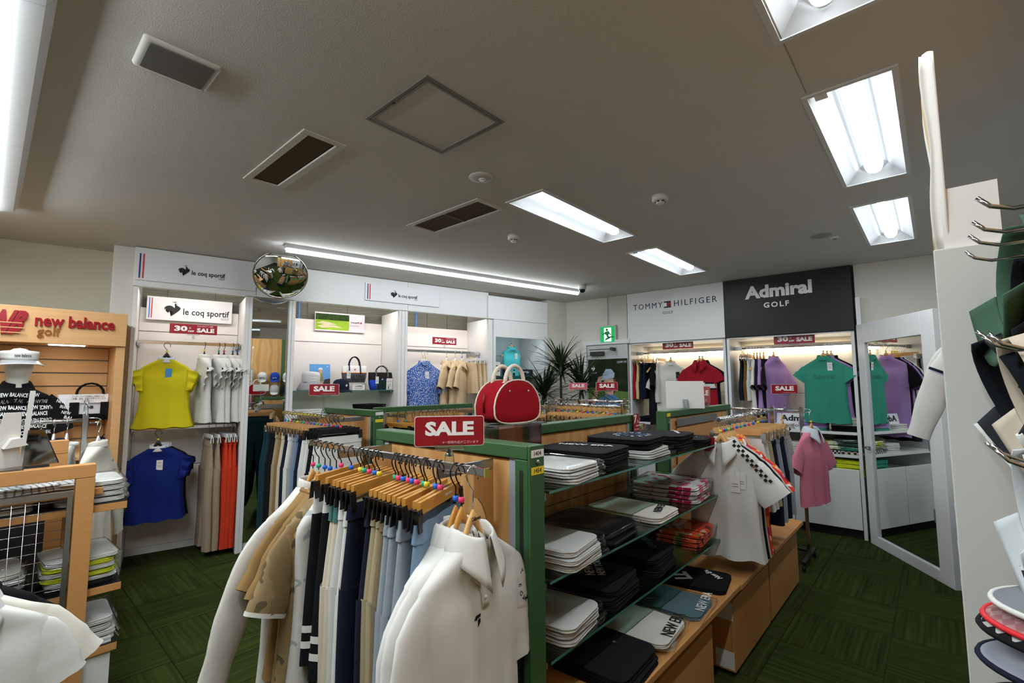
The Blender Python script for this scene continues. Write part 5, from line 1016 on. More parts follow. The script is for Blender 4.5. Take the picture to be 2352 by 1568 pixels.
def cap(P, rz, label, mat, bm=None, logo=None, lm=None, tilt=None, s=1., group=None):
    t = T('golf_hat', label, 'hat', P, rz, group, tilt); n = 24
    MB().loft([[(.085*s*k*cos(a), .098*s*k*sin(a), s*z) for a in [2*pi*j/n for j in range(n)]] for k, z in ((.98, 0), (1., .03), (.97, .065), (.84, .097), (.55, .118), (.02, .124))], True, (False, False)).build('crown', mat, t)
    MB().grid(lambda u, v: (s*(.083*(1-.15*v))*sin((u-.5)*2.3)*(1+.05*v), -s*(.098*cos((u-.5)*2.3*.8)+.075*v*cos((u-.5)*2.2)), s*(.004-.022*v*cos((u-.5)*2)+.02*abs(u-.5)*0-.02*v*(2*abs(u-.5))**2)), 14, 5).build('brim', bm or mat, t, solid=.003*s)
    MB().lathe([(.007, .123), (.006, .127), (.001, .128)], 10).build('top_button', mat, t)
    if logo == 'rooster': rooster(t, .026, .034, (0, -.098*s-.001, .052), lm or LET, .001)
    elif logo: text(logo, .03*s, lm or INK, t, (0, -.099*s, .05*s), .0006, .002, .075*s)
    return t
cap(onA(783, ZSH+.001, .20, 880), AZA+.35, 'navy cap with white rooster on the glass shelf', FAB('cap_navy', (22, 26, 46)), None, 'rooster')
def tote(P, rz, label, w_, h_, d, mats, hh=.10, hm=None, band=None):
    t = T('tote_bag', label, 'bag', P, rz); top, low = mats
    R = lambda z, k, kd: rrect(w_*k, d*kd, min(.02, d*kd/2.5), z, 5)
    MB().loft([R(0, .80, .9), R(.006, .84, 1.), R(h_*.3, .93, 1.), R(h_*.56, .97, .9)], True, (True, False)).build('lower_body', low, t); MB().loft([R(h_*.56, .972, .9), R(h_*.8, .99, .6), R(h_, 1., .32)], True, (False, True)).build('upper_body', top, t)
    for y, kd in ((-1, 1), (1, 1)):
        MB().tube([(-w_*.22, y*(d/2+.004), .01 if band == 'full' else h_*.5), (-w_*.22, y*(d*.22+.004), h_)]+[(-w_*.22*cos(a), y*(d*.18), h_+hh*sin(a)) for a in [pi*q/8 for q in range(9)]]+[(w_*.22, y*(d*.22+.004), h_), (w_*.22, y*(d/2+.004), .01 if band == 'full' else h_*.5)], .011, 6, True, (1, .4)).build('handle', hm or BLK, t)
    return t
GT = tote(onA(813, ZSH+.085, .26, 870), AZA-.12, 'grey and white tote bag with orange trim on a riser', .27, .19, .12, (FAB('tote_white', (214, 212, 208)), FAB('tote_grey', (86, 86, 90))), .10, FAB('tote_navy', (40, 42, 56)))
MB().loft([rrect(.268, .118, .02, .105, 5), rrect(.269, .112, .02, .112, 5)], True, (False, False)).build('orange_trim', FAB('trim_orange', (232, 120, 40)), GT); rooster(GT, .022, .028, (.0, -.045, .145), M('orange_print', (232, 110, 40)), .001); text('LE COQ', .045, INK, GT, (.03, -.063, .065), .001, .0008, .15); text('SPORTIF', .035, INK, GT, (.03, -.063, .03), .001, .0008, .14); price_tag(GT, -.07, -.068, .13, .04, .085)
t = T('acrylic_riser', 'clear riser under the grey tote bag', 'stand', onA(813, ZSH+.0005, .26, 870), AZA); MB().b2((-.12, -.06, .076), (.12, .06, .082)).build('top_plate', ACRYL, t); [MB().b2((x, -.06, 0), (x+.005, .06, .0755)).build('side_plate', ACRYL, t) for x in (-.118, .113)]
t = T('shelf_card', 'small white ladies card beside the navy cap', 'card', onA(824, ZSH+.001, .16, 885), AZA); MB().b2((-.07, 0, 0), (.07, .004, .06)).build('card', TAGW, t); text('LADIES', .022, INK, t, (-.0, -.001, .042), .0004, .0004, .08); text('le coq sportif', .014, INK, t, (0, -.001, .02), 0, .0003, .08); MB().b2((-.07, .005, 0), (.07, .03, .004)).build('foot', ACRYL, t)
BT = tote(onA(876, ZSH+.001, .24, 880), AZA-.2, 'royal blue tote bag with black bands on the glass shelf', .30, .20, .13, (FAB('bag_black', (30, 26, 26)), FAB('bag_blue', (36, 72, 190))), .075, PAT('webbing', 'check', [(0., (24, 24, 26)), (.5, (150, 150, 150))], 60.), 'full')
MB().loft([rrect(.12, .134, .01, .004, 4), rrect(.13, .134, .01, .11, 4)], True, (False, False)).build('centre_panel', FAB('bag_green', (20, 44, 44)), BT); rooster(BT, .018, .022, (-.0, -.069, .12), LET, .001); price_tag(BT, -.06, -.075, .15, .035, .08); price_tag(BT, .08, -.075, .13, .07, .13, TAGW, '30% OFF')
for q in range(4): folded(onA(848, 1.2365+q*.022, .25, 930), AZA+.05*q, 'black folded top under the glass shelf, %s from the bottom' % ORD[q], BLK, .30, .30, .019, False, 'black folded tops under the glass shelf', 200+q)
for q in range(3): folded(onA(704, 1.2365+q*.018, .25, 935), AZA, 'white folded top on the low bay shelf, %s from the bottom' % ORD[q], W_, .30, .30, .015, False, 'white folded tops on the low bay shelf', 210+q)
folded(onA(778, 1.2365, .28, 935), AZA+.1, 'yellow folded top behind the rear sale sign', YELF, .28, .28, .03, False, None, 215)
# bay 3
for q in (1, 0):
    P = onA(972+6*q, Z3-.01, .10+.06*q, 820); hanger('white', P, AZA, 'white hanger in the %s blue dotted top' % ['front', 'rear'][q], 'hangers of the dotted tops', 'y')
    shirt(P, AZA, ['blue and white dotted top with price cards, facing out', 'blue dotted top hidden behind the facing one'][q], DOTB, .20, .62, .05, 'short', 'mock', None, 110+q, 'blue dotted tops', 1.06, 22, .19, 1.15, tagm=TAGW if q == 0 else None, tagpos=(.03, -.15))
for i, u in enumerate((1026, 1046, 1061)):
    P = onA(u, Z3+RTOP, RD, 815); hanger('white', P, AZA+.75, 'white hanger in the %s beige printed blouse' % ORD[i], 'hangers of the beige blouses', 'yyb'[i]); shirt(P, AZA+.75, '%s beige printed blouse from left in the third bay' % ORD[i], BEIP, .19, .60, .05, 'short', 'polo', None, 115+i, 'beige printed blouses', 1.05, 16, .17, 1.2)
for i, u in enumerate((1080, 1090, 1100, 1111)):
    P = onA(u, Z3+RTOP, RD, 815); hanger('whiteclip', P, E90, 'white clip hanger of the %s beige printed skirt' % ORD[i], 'hangers of the beige skirts', 'ypbw'[i]); skirt(P, E90, '%s beige printed skirt from left beside the blouses' % ORD[i], BEIP, .15, .40, None, 'beige printed skirts', i, 1.25, tagm=BLUEC if i == 1 else None)
off_sign(onA(1021, pA(1021, 783, RD-.02)[1], RD-.02), AZA, 'thirty percent sale sign above the beige blouses', .34, .09)
# end bay
P = onA(1175, 2.19, .26, 770); hanger('pale', P, AZA, 'pale wooden hanger in the turquoise top', None, 'g'); shirt(P+Vector((0, 0, -.002)), AZA, 'turquoise sleeveless high-neck top with price card', TUR, .15, .52, .05, 'none', 'mock', None, 120, None, 1.12, 20, tagm=TAGW, tagtxt='30%', tagpos=(.05, -.12))
t = T('nameplate', 'navy brand nameplate block on the glass shelf', 'sign', onA(1192, ZS4+.001, .22, 855), AZA); MB().b2((-.25, 0, 0), (.25, .06, .095)).build('block', M('plate_navy', (20, 22, 44), .35), t, bevel=.003); text('TOMMY HILFIGER', .04, LET, t, (.02, -.001, .055), .0004, .0008, .36); text('GOLF', .022, LET, t, (.02, -.001, .022), 0, .0008, .06)
t = T('gift_box', 'white open box at the left of the navy nameplate', 'box', onA(1143, ZS4+.001, .20, 855), AZA); MB().b2((-.045, 0, 0), (.045, .08, .19)).build('box', TAGW, t, bevel=.002); [MB().b2((-.03, -.001, z), (.03, .0, z+.012)).build('print_line', INK, t) for z in (.06, .09, .13)]
for q, u in enumerate((1205, 1232)): cap(onA(u, ZS4b+.001, .22, 900), AZA+.3-.5*q, ['dark hat on the low glass shelf, left one', 'dark hat on the low glass shelf, right one'][q], BLK, None, None, None, None, .95, 'dark hats on the low glass shelf')
# ---------------------------------------------------------------- right back wall goods
def onB(u, z, dep, v=810): return WB(pB(u, v, dep)[0], dep, z)
B90 = AZB+pi/2
for i, (u, m, nm, k) in enumerate(((1466, REDF, 'crimson', 't'), (1474, FAB('straw', (206, 190, 130)), 'straw yellow', 't'), (1481, NAV, 'navy', 't'), (1488, NAV, 'dark navy', 't'), (1500, BLK, 'black', 'd'), (1518, W_, 'white', 't'))):
    P = onB(u, ZB+.0135, RD); hanger('palec' if k == 't' else 'pale', P, B90, 'wooden hanger of the %s garment in the red tops bay' % nm, 'hangers in the red tops bay')
    if k == 't': trousers(P, B90, '%s shorts at the left of the red tops bay' % nm, m, .155, .48 if i < 5 else .52, None, 'shorts in the red tops bay', i, name='shorts', cat='shorts', taper=.95)
    else: shirt(P, B90+.3, 'black short-sleeved dress between the shorts and white top', m, .18, .80, .06, 'short', 'crew', None, 130, None, 1.15, 16, cat='dress', name='dress')
P = onB(1540, ZB-.0, .16); hanger('pale', P, AZB+.35, 'wooden hanger in the white embroidered top', None, 'g'); t, B = shirt(P, AZB+.35, 'white top with tonal embroidery and a dark tag', W_, .20, .64, .05, 'short', 'mock', None, 131, None, 1.08, 22, .18, 1.15, tagm=INK, tagpos=(.08, -.16)); decal(t, B, 'TH', .12, .0, B.z0-.25, M('tonal_print', (196, 196, 190), .7), .12)
for q in (1, 0):
    P = onB(1606+7*q, ZB-.0, .09+.07*q); hanger('pale', P, AZB, 'wooden hanger in the %s banded polo' % ['crimson', 'dark'][q], 'hangers of the banded polos', 'g')
    shirt(P, AZB, ['crimson polo with navy and white chest bands', 'dark navy polo behind the crimson one'][q], [REDF, NAV][q], .205, .66, .05, 'cap', 'polo', None, 133+q, None, 1.06, 22, .1, 1.2, tagm=TAGW if q == 0 else None, tagtxt='30%', tagpos=(.05, -.30), stripes=[(.245, .02, NAV), (.265, .05, W_), (.315, .02, NAV)] if q == 0 else None)
off_sign(onB(1557, pB(1557, 791, .02)[1], .06), AZB, 'thirty percent sale sign under the white header', .39, .105)
adm = ((1707, NAV, 'navy shorts', 't'), (1716, FAB('bronze', (112, 84, 40)), 'bronze shorts', 't'), (1723, W_, 'white shorts', 't'), (1731, W_, 'white tee', 's'), (1738, NAV, 'navy dress', 'd'), (1745, LIL, 'lilac tee', 's'), (1753, BLK, 'black dress', 'd'))
for i, (u, m, nm, k) in enumerate(adm):
    P = onB(u, ZB6+.0135, RD, 798); hanger('palec' if k == 't' else 'pale', P, B90, 'wooden hanger of the %s at the left of the lilac bay' % nm, 'hangers in the lilac tops bay', 'y' if i > 2 else None)
    if k == 't': trousers(P, B90, '%s on the left rail end of the lilac bay' % nm, m, .155, .48, None, 'shorts in the lilac bay', i, name='shorts', cat='shorts', taper=.95)
    else: shirt(P, B90+.12, '%s hanging edge-on in the lilac bay' % nm, m, .185, .60 if k == 's' else .90, .05, 'short', 'crew', None, 140+i, None, 1.08, 14, cat='shirt' if k == 's' else 'dress', name='shirt' if k == 's' else 'dress')
P = onB(1776, ZB6+.0135, RD, 798); hanger('pale', P, B90-.5, 'wooden hanger in the separate lilac tee', None, 'y'); shirt(P, B90-.5, 'lilac tee hanging apart at the middle of its bay', LIL, .195, .86, .055, 'short', 'mock', None, 150, None, 1.05, 20, .17, 1.1)
for q, (m, lab) in enumerate(((GRN, 'jade green tee with tonal lettering, facing out'), (LIL, 'lilac tee behind the jade green one'), (BLK, 'black tee at the back of the jade green one'))):
    P = onB(1890+9*q, ZB6-.0, .06+.06*q, 798); hanger('pale', P, AZB-.12, 'wooden hanger in the %s' % lab.split(' ')[0]+' facing tee', 'hangers of the facing tees', 'y'); t, B = shirt(P, AZB-.12, lab, m, .20, .68, .05, 'cap', 'mock', None, 151+q, None, 1.1, 22, .1, .9, tagm=TAGW if q == 0 else None, tagtxt='30%', tagpos=(.06, -.10))
    if q == 0: decal(t, B, 'Admiral', .07, .0, B.z0-.20, M('tonal_green', (34, 110, 92), .7), .20, .0008)
off_sign(onB(1825, pB(1825, 777, .02)[1], .06), AZB, 'thirty percent sale sign under the black header', .39, .105)
t = T('brand_card', 'white brand card half hidden by the floor rack', 'sign', onB(1832, SHB[0]+.001, .10, 970), AZB, None, (radians(-8), 0)); MB().b2((-.22, 0, 0), (.22, .006, .17)).build('card', SIGNW, t); text('Admiral', .085, INK, t, (0, -.001, .115), .003, .0006, .33); text('GOLF', .035, INK, t, (.0, -.001, .035), .0005, .0006, .13, space=1.3)
def bstack(u, lvl, n, h, lab, m, w_=.26, d=.28, dep=.20, bag=False, seed=0, group=None):
    for q in range(n): mm = m[q % len(m)] if isinstance(m, (list, tuple)) else m; folded(onB(u, SHB[lvl]+.0005+q*(h*(1.19 if bag else 1.1)+.001), dep, 1000), AZB+random.uniform(-.05, .05), lv(lab)(q, n), mm, w_, d, h, bag, group or lab+'s', seed*7+q)
bstack(1872, 0, 4, .024, 'lilac and green folded top on the upper bay shelf', [GRN, LIL, LIL, LIL], seed=31); bstack(1948, 0, 5, .026, 'pale grey folded top over a black one', [BLK, BLK, PALEG, W_, OFFW], seed=32); bstack(1800, 0, 3, .018, 'white folded top beside the brand card', W_, seed=37)
bstack(1905, 1, 3, .036, 'bagged yellow-green printed top on the middle bay shelf', [BWP, PAT('lime_print', 'noise', [(0., (196, 200, 90)), (.5, (230, 230, 190))], 16.), PAT('lime_print', 'noise', [])], bag=True, seed=33); bstack(1953, 1, 4, .032, 'bagged dark green printed top on the middle bay shelf', [PAT('brick_print', 'check', [(0., (226, 216, 190)), (.5, (60, 52, 46))], 40.), GRN, FAB('bottle_green', (40, 70, 60)), FAB('bottle_green', (40, 70, 60))], bag=True, seed=34); bstack(1840, 1, 4, .02, 'white folded top at the left of the middle bay shelf', W_, seed=38)
bstack(1893, 2, 4, .034, 'jade green folded tee on the lowest bay shelf', GRN, seed=35); bstack(1947, 2, 4, .036, 'lime yellow folded tee on the lowest bay shelf', FAB('lime', (206, 214, 40)), seed=36)
for lv_, u, m, nm in ((0, 1500, BLK, 'black'), (0, 1560, W_, 'white'), (0, 1625, REDF, 'crimson')): bstack(u, lv_, 3, .02, '%s folded polo on the red bay shelf' % nm, m, seed=40+u)
# plant
t = T('potted_plant', 'dracaena plant with long narrow leaves in the corner', 'plant', (4.98, 3.62, 0), 0); MB().lathe([(.13, 0), (.16, .02), (.19, .30), (.20, .34), (.185, .34), (.17, .30)], 24).build('pot', M('pot_white', (210, 206, 198), .4), t); MB().lathe([(.17, .30), (.001, .31)], 20).build('soil', M('soil', (40, 30, 22), .95), t)
LEAF = M('leaf_dark', (40, 56, 26), .5, var=.25, vs_=3); lm = MB().loft([[(u, (-1 if j == 0 else (1 if j == 2 else 0))*.012*(1-u/.46)**.6*(.5+min(1, u*9)*.5), .17*u-.62*u*u+(.003 if j == 1 else .006)) for j in range(3)] for u in [.455*q/8 for q in range(9)]], False, sm=True).mesh('leaf'); lm.materials.append(LEAF)
for (hx, hy, hz, n) in ((0, 0, 1.76, 95), (.14, -.22, 1.54, 85), (-.22, .10, 1.46, 75)):
    MB().tube([(hx*.3, hy*.3, .3), (hx*.7, hy*.7, .9), (hx, hy, hz)], [.022, .018, .014], 8).build('stem', M('bark', (96, 80, 58), .9), t)
    for q in range(n):
        e = random.uniform(-.35, 1.25); o = OB('leaf', lm, None, t, (hx, hy, hz-.12+.12*random.random()), (0, -e, 2.399*q+random.uniform(-.2, .2))); k = random.uniform(.8, 1.15); o.scale = (k, 1.7, k)
# ================================================================== LEFT: wooden brand wall, racks and mannequin
NBY = 4.86
nr = onpl(294, 722, (0, NBY-.12, 0), 0); nx1 = nr.x; hz1 = nr.z; hz0 = onpl(290, 796, (0, NBY-.12, 0), 0).z
t = T('slat_wall', 'maple slat wall with its brand header', 'display wall', (nx1-1.75, NBY+.20, 0), 0); NW = 1.75
SL = M('slat_maple', (206, 160, 108), .45, var=.06, vs_=6, stretch=(.4, 1, 8))
MB().b2((NW-.055, -.30, 0), (NW, .03, hz0)).build('side_panel', SL, t, bevel=.002); MB().b2((0, -.32, hz0), (NW, .03, hz1)).build('header_box', SL, t, bevel=.003)
pm_ = MB().b2((0, 0, .004), (NW-.056, .02, .100)).mesh('plank'); pm_.materials.append(SL)
npk = int(hz0/.106)+1
for q in range(npk): o = OB('plank', pm_, None, t, (0, 0, q*hz0/npk), None, .003); o.scale.z = hz0/npk/.106
MB().b2((0, .021, 0), (NW-.056, .03, hz0)).build('backing', M('slat_groove', (150, 150, 146), .4, .6), t)
for x in (NW-.33, NW-1.05): MB().b2((x-.10, -.24, hz0-.006), (x+.10, -.20, hz0-.001)).build('lamp', M('header_lamp', (255, 246, 228), .5, emit=14), t)
NRED = M('brand_red', (150, 18, 34), .2, coat=.4)
def at(u, v): p = onpl(u, v, (0, NBY-.12, 0), 0); return p.x-(nx1-NW), p.z
x_, z_ = at(176, 742); w_ = at(268, 742)[0]-at(85, 742)[0]; text('new balance', .115, NRED, t, (x_, -.325, z_+.0), .003, .008, w_, name='brand_letters')
x_, z_ = at(112, 762); text('golf', .085, CLEAR('clear_letters', (225, 190, 150), .5, .25), t, (x_, -.325, z_), .001, .006, at(138, 757)[0]-at(84, 757)[0], name='clear_letters')
x_, z_ = at(22, 742); nbm = text('NB', .21, NRED, t, (x_, -.326, z_), .012, .012, at(58, 742)[0]-at(-12, 742)[0], name='brand_emblem')
for v in nbm.data.vertices: v.co.x += v.co.y*.35
for q in range(3): MB().box((x_-.05+.012*q, -.339, z_+.005-.034*q), (.22, .002, .006)).build('emblem_line', SL, t)
# slat-wall bag
p = onpl(206, 935, (0, NBY+.10, 0), 0); zb_ = onpl(206, 964, (0, NBY+.10, 0), 0).z; zt_ = onpl(206, 905, (0, NBY+.10, 0), 0).z
NBB = tote((p.x, NBY+.12, zb_), 0, 'white and black boat bag hung on the slat wall', .37, zt_-zb_, .12, (FAB('bag_white', (206, 206, 212)), FAB('bag_white', (206, 206, 212))), .085, BLK, 'full')
MB().loft([rrect(.318, .128, .02, -.001, 5), rrect(.348, .130, .02, .05, 5)], True, (True, False)).build('base_band', BLK, NBB); [MB().b2((x-.028, -.069, .04), (x+.028, -.0655, .14)).build('strap_band', BLK, NBB) for x in (-.095, .085)]; text('NB', .03, INK, NBB, (.0, -.06, .10), .001, .001, .035); price_tag(NBB, .10, -.065, .13, .045, .08)
o = MB().b2((-.13, -.068, .135), (.10, -.066, .20)).build('notice_card', TAGW, NBB); text('アンダーウェアは商品上の都合により\nご試着、返品、交換はお断りいたします\nご了承下さい。', .017, INK, o, (-.015, -.0685, .167), 0, .0002, .20)
t = T('ball_pouch', 'small navy pouch on the slat wall beside the rack', 'bag', (onpl(245, 1020, (0, NBY+.1, 0), 0).x, NBY+.12, onpl(245, 1045, (0, NBY+.1, 0), 0).z), 0); MB().loft([rrect(.085, .04, .01, 0), rrect(.10, .06, .015, .03), rrect(.10, .06, .015, .12), rrect(.09, .03, .01, .14)]).build('body', NAV, t); MB().tube([(-.03, 0, .14), (-.02, 0, .165), (.02, 0, .165), (.03, 0, .14)], .004, 6).build('loop', NAV, t)
# mannequin bust with visor
mp = onpl(38, 890, (0, 4.62, 0), 0); MZ = mp.z
t = T('mannequin', 'white half-body mannequin in a black lettered polo and visor', 'mannequin', (mp.x, 4.62, MZ), radians(8))
MAN = M('mannequin_white', (222, 222, 214), .45)
MB().loft([[(r_*cos(a), ry*sin(a)+yo, z) for a in [2*pi*j/24 for j in range(24)]] for r_, ry, z, yo in ((.085, .07, -.06, .01), (.058, .056, 0, .005), (.054, .055, .05, 0), (.055, .06, .075, -.005), (.06, .075, .09, -.012), (.07, .088, .125, -.012), (.073, .092, .17, -.008), (.072, .09, .205, -.004), (.06, .075, .24, 0), (.03, .04, .262, 0), (.001, .001, .268, 0))], True, (True, False)).build('head', MAN, t)
LTP = FAB('polo_black', (16, 16, 20))
B = Body(.195, .46, .10, 3, .95, .006, .0, 1.15); B.ct[0] = (.0, .066, .06); B.ct[1] = (-.012, .09, .075); B.ct[2] = (-.03, .12, .085); B.ct[3] = (-.05, .155, .085); B.ct[4] = (-.075, .185, .08)
bo = MB().loft(B.rings(24), True, (False, True)).build('polo_body', LTP, t); collar('polo', .015).build('collar', LTP, t, solid=.003)
for sx in (-1, 1):
    so = MB().loft(sleeve_rings(sx, .195, .03, .17, 1.25, .08, .075, .75, 2, 16), True, (False, False)).build('sleeve', LTP, t)
rr = random.Random(3)
for i in range(9):
    for j in range(5):
        z = -.05-.042*i; x = -.15+.075*j+(.03 if i % 2 else 0)
        if abs(x) < B.prof(z)[0]*.92: decal(t, B, 'NEW' if (i+j) % 2 else 'BALANCE', .036, x, z, LET, .052 if (i+j) % 2 else .085, .0008, rr.choice((0, 0, .12, pi, -.1)), .003)
for q, (dx, dz, w2) in enumerate(((.215, -.10, 'NEW'), (.235, -.14, 'BALANCE'), (.245, -.18, 'NEW'), (.26, -.215, 'BAL'))): text(w2, .03, LET, t, (dx, -.066, dz), .0004, .0002, .05, (pi/2, .3, 0), 'print')
def visor(P, rz, label, band, brim, rx=0., ry=0., logo=None, lm=None, s=1., group=None, clear=False, edge=None, n=22):
    t = T('sun_visor', label, 'visor', P, rz, group, (rx, ry))
    MB().grid(lambda u, v: (s*(.088+.004*v)*sin((u-.5)*5.4), -s*(.098+.004*v)*cos((u-.5)*5.4), s*(.06*(v-.5)*(1.15-.35*abs(u-.5)*2))), n, 3).build('headband', band, t, solid=.004*s)
    A_ = 2.5; br = MB().grid(lambda u, v: (s*(.092+.028*v)*sin((u-.5)*A_*(1-.08*v)), -s*(.10*cos((u-.5)*A_)+.068*v*cos((u-.5)*2.4)), s*(-.03-.024*v-.010*v*(2*abs(u-.5))**2)), n, 6).build('brim', brim, t, solid=.003*s)
    if edge: MB().tube([(s*.12*sin((u-.5)*A_*.92), -s*(.10*cos((u-.5)*A_)+.068*cos((u-.5)*2.4)), s*(-.054-.010*(2*abs(u-.5))**2)) for u in [q/18 for q in range(19)]], .0045*s, 6).build('brim_edge', edge, t)
    if logo:
        def wp(c): a = -pi/2+c.x/.1; return Vector((s*.0935*cos(a), c.y, -s*.1035*sin(a)+.0025))
        text(logo, .03*s, lm or INK, t, (0, 0, 0), .0006, 0., .085*s, warp=wp)
    return t
visor((mp.x+.0, 4.60, MZ+.212), radians(8), 'grey visor with brand name on the mannequin head', W_, M('visor_grey', (150, 152, 156), .3), 0, 0, 'new balance', INK, 1.02, None, edge=W_)
t = T('mannequin_shelf', 'maple shelf carrying the mannequin bust', 'shelf', (mp.x-.35, 4.42, MZ-.50), 0); MB().b2((0, 0, 0), (.8, .62, .025)).build('shelf_board', SL, t, bevel=.002); MB().lathe([(.09, .026), (.09, .032), (.02, .036), (.02, .05)], 20, (.35, .2, 0)).build('bust_stand', CHROME, t)
# --- rack of dark tops behind the wooden frame
r1 = onpl(196, 964, (0, 4.0, 0), 0)
rack('chrome rack with dark and white tops before the slat wall', -.75, 4.0, r1.x, 4.0, r1.z+.01, hooks=True)
RZ5 = r1.z+.01
lt = [(NAV, 'navy'), (W_, 'white'), (BLK, 'black'), (NAV, 'deep navy'), (NAV, 'inky navy'), (W_, 'chalk white'), (OFFW, 'off-white'), (NAV, 'midnight blue'), (BLK, 'jet black'), (NAV, 'dark navy'), (W_, 'plain white')]
for i, (m, nm) in enumerate(lt):
    P = (r1.x-.66+.058*i, 4.0, RZ5+.001); hanger('white', P, -pi/2-.25, 'clear-hooked hanger, %s from the left on the slat wall rack' % ORD[i], 'hangers on the slat wall rack'); shirt(P, -pi/2-.25, '%s top, %s from the left on the slat wall rack' % (nm, ORD[i]), m, .19, .60, .045, 'short', 'polo' if i % 2 else 'crew', None, 160+i, 'tops on the slat wall rack', 1.05, 14)
P = (r1.x+.068, 4.0, RZ5-.028); hanger('white', P, -pi/2-.5, 'hanger at the end hook of the slat wall rack', None); shirt(P, -pi/2-.5, 'off-white long-sleeved knit on the rack end hook', OFFW, .19, .66, .05, 'long', 'mock', None, 175, None, 1.05, 18, cat='sweater', name='sweater')
t = T('sign_clip', 'clear sign clip on top of the slat wall rack', 'clip', (r1.x, 4.0, RZ5+.02), 0); MB().tube([(0, 0, 0), (0, 0, .05), (0, 0, .07)], [.014, .012, .005], 8).build('clip', ACRYL, t); MB().lathe([(.012, .07), (.014, .085), (.006, .10)], 10).build('ball_joint', ACRYL, t)
# --- wooden frame gondola with wire grid
FY = 2.98; fz = 1.18; fx1 = onpl(222, 1066, (0, FY, 0), 0).x; fx0 = -.78
t = T('frame_gondola', 'beech frame gondola with wire grid at the left edge', 'gondola', (fx0, FY, 0), 0, 'beech frame gondolas'); FWd = fx1-fx0; FRG = t
for x in (0, FWd-.068): MB().b2((x, 0, 0), (x+.068, .06, fz-.062)).build('post', BEECH, t, bevel=.003)
MB().b2((0, 0, fz-.061), (FWd, .06, fz)).build('top_beam', BEECH, t, bevel=.003)
g = MB()
for q in range(22): g.tube([(.09+q*.042, .012, .1), (.09+q*.042, .012, 1.04)], .0016, 5)
for q in range(23): g.tube([(.075, .0145, .1+q*.042), (FWd-.08, .0145, .1+q*.042)], .0016, 5)
g.build('wire_grid', CHROME, t); fr = MB().b2((.072, .006, 1.042), (FWd-.074, .028, 1.066)).b2((.072, .006, .07), (FWd-.074, .028, .095)).b2((.072, .006, .096), (.09, .028, 1.041)).b2((FWd-.092, .006, .096), (FWd-.074, .028, 1.041)).build('grid_frame', STEEL, t)
shelf_z = []
for q, (u, v) in enumerate(((284, 1142), (270, 1322), (260, 1456))):
    p = onpl(u, v, (0, FY+.16, 0), 0); zz = p.z; xx = p.x-fx0; shelf_z.append((zz, p.x))
    MB().b2((.02, .062, zz-.035), (xx, .42, zz)).build('shelf_board', BEECH, t, bevel=.002); MB().b2((.02, .0625, zz+.0002), (xx-.002, .419, zz+.003)).build('shelf_mat', BLACK, t)
for x in (0, FWd-.068): MB().b2((x, .36, 0), (x+.05, .42, fz-.25)).build('rear_post', BEECH, t)
def lstack(x, lvl, n, h, lab, m, seed, bag=True, w_=.26, d=.30, dy=.24):
    for q in range(n): mm = m[q % len(m)] if isinstance(m, (list, tuple)) else m; folded((x+random.uniform(-.008, .008), FY+dy, shelf_z[lvl][0]+.0035+q*(h*(1.19 if bag else 1.1)+.001)), random.uniform(-.06, .06), lv(lab)(q, n), mm, w_, d, h, bag, lab+'s', seed*9+q)
x0 = shelf_z[0][1]; lstack(x0-.14, 0, 4, .022, 'bagged white top at the right end of the frame top shelf', W_, 51); lstack(x0-.46, 0, 4, .022, 'bagged cream top behind the wire grid', OFFW, 52)
x0 = shelf_z[1][1]; lstack(x0-.15, 1, 6, .019, 'bagged white and lime top on the frame middle shelf', [BLK, W_, FAB('lime', (206, 214, 40)), W_, FAB('lime', (206, 214, 40)), W_], 53); lstack(x0-.47, 1, 5, .022, 'bagged grey striped top behind the wire grid', [GRYF, OFFW, GRYF, PALEG, OFFW], 54)
x0 = shelf_z[2][1]; lstack(x0-.14, 2, 4, .024, 'bagged white top at the right end of the frame low shelf', W_, 55); lstack(x0-.46, 2, 3, .024, 'bagged grey top low behind the wire grid', GRYF, 56)
t = T('storage_box', 'white open box on the floor beside the frame gondola', 'box', (fx1-.36, FY+.08, 0), 0)
for a, b in (((0, 0, .0), (.47, .012, .34)), ((0, .30, 0), (.47, .312, .34)), ((0, .012, 0), (.012, .30, .34)), ((.458, .012, 0), (.47, .30, .34))): MB().b2(a, b).build('side_board', HEADW, t, bevel=.002)
MB().b2((.012, .012, 0), (.458, .30, .012)).build('bottom_board', HEADW, t)
# second, rear frame behind the first
t = T('frame_gondola', 'rear beech frame peeking over the front frame', 'gondola', (-.7, 3.55, 0), 0, 'beech frame gondolas'); rx1 = onpl(159, 1010, (0, 3.55, 0), 0); FW2 = rx1.x+.7; fz2 = rx1.z
MB().b2((0, 0, fz2-.07), (FW2, .05, fz2)).build('top_beam', BEECH, t, bevel=.003); [MB().b2((x, 0, 0), (x+.07, .05, fz2-.071)).build('post', BEECH, t) for x in (0, FW2-.07)]
MB().b2((.07, .012, .1), (FW2-.07, .03, fz2-.12)).build('dark_panel', M('dark_panel', (46, 44, 44), .6), t)
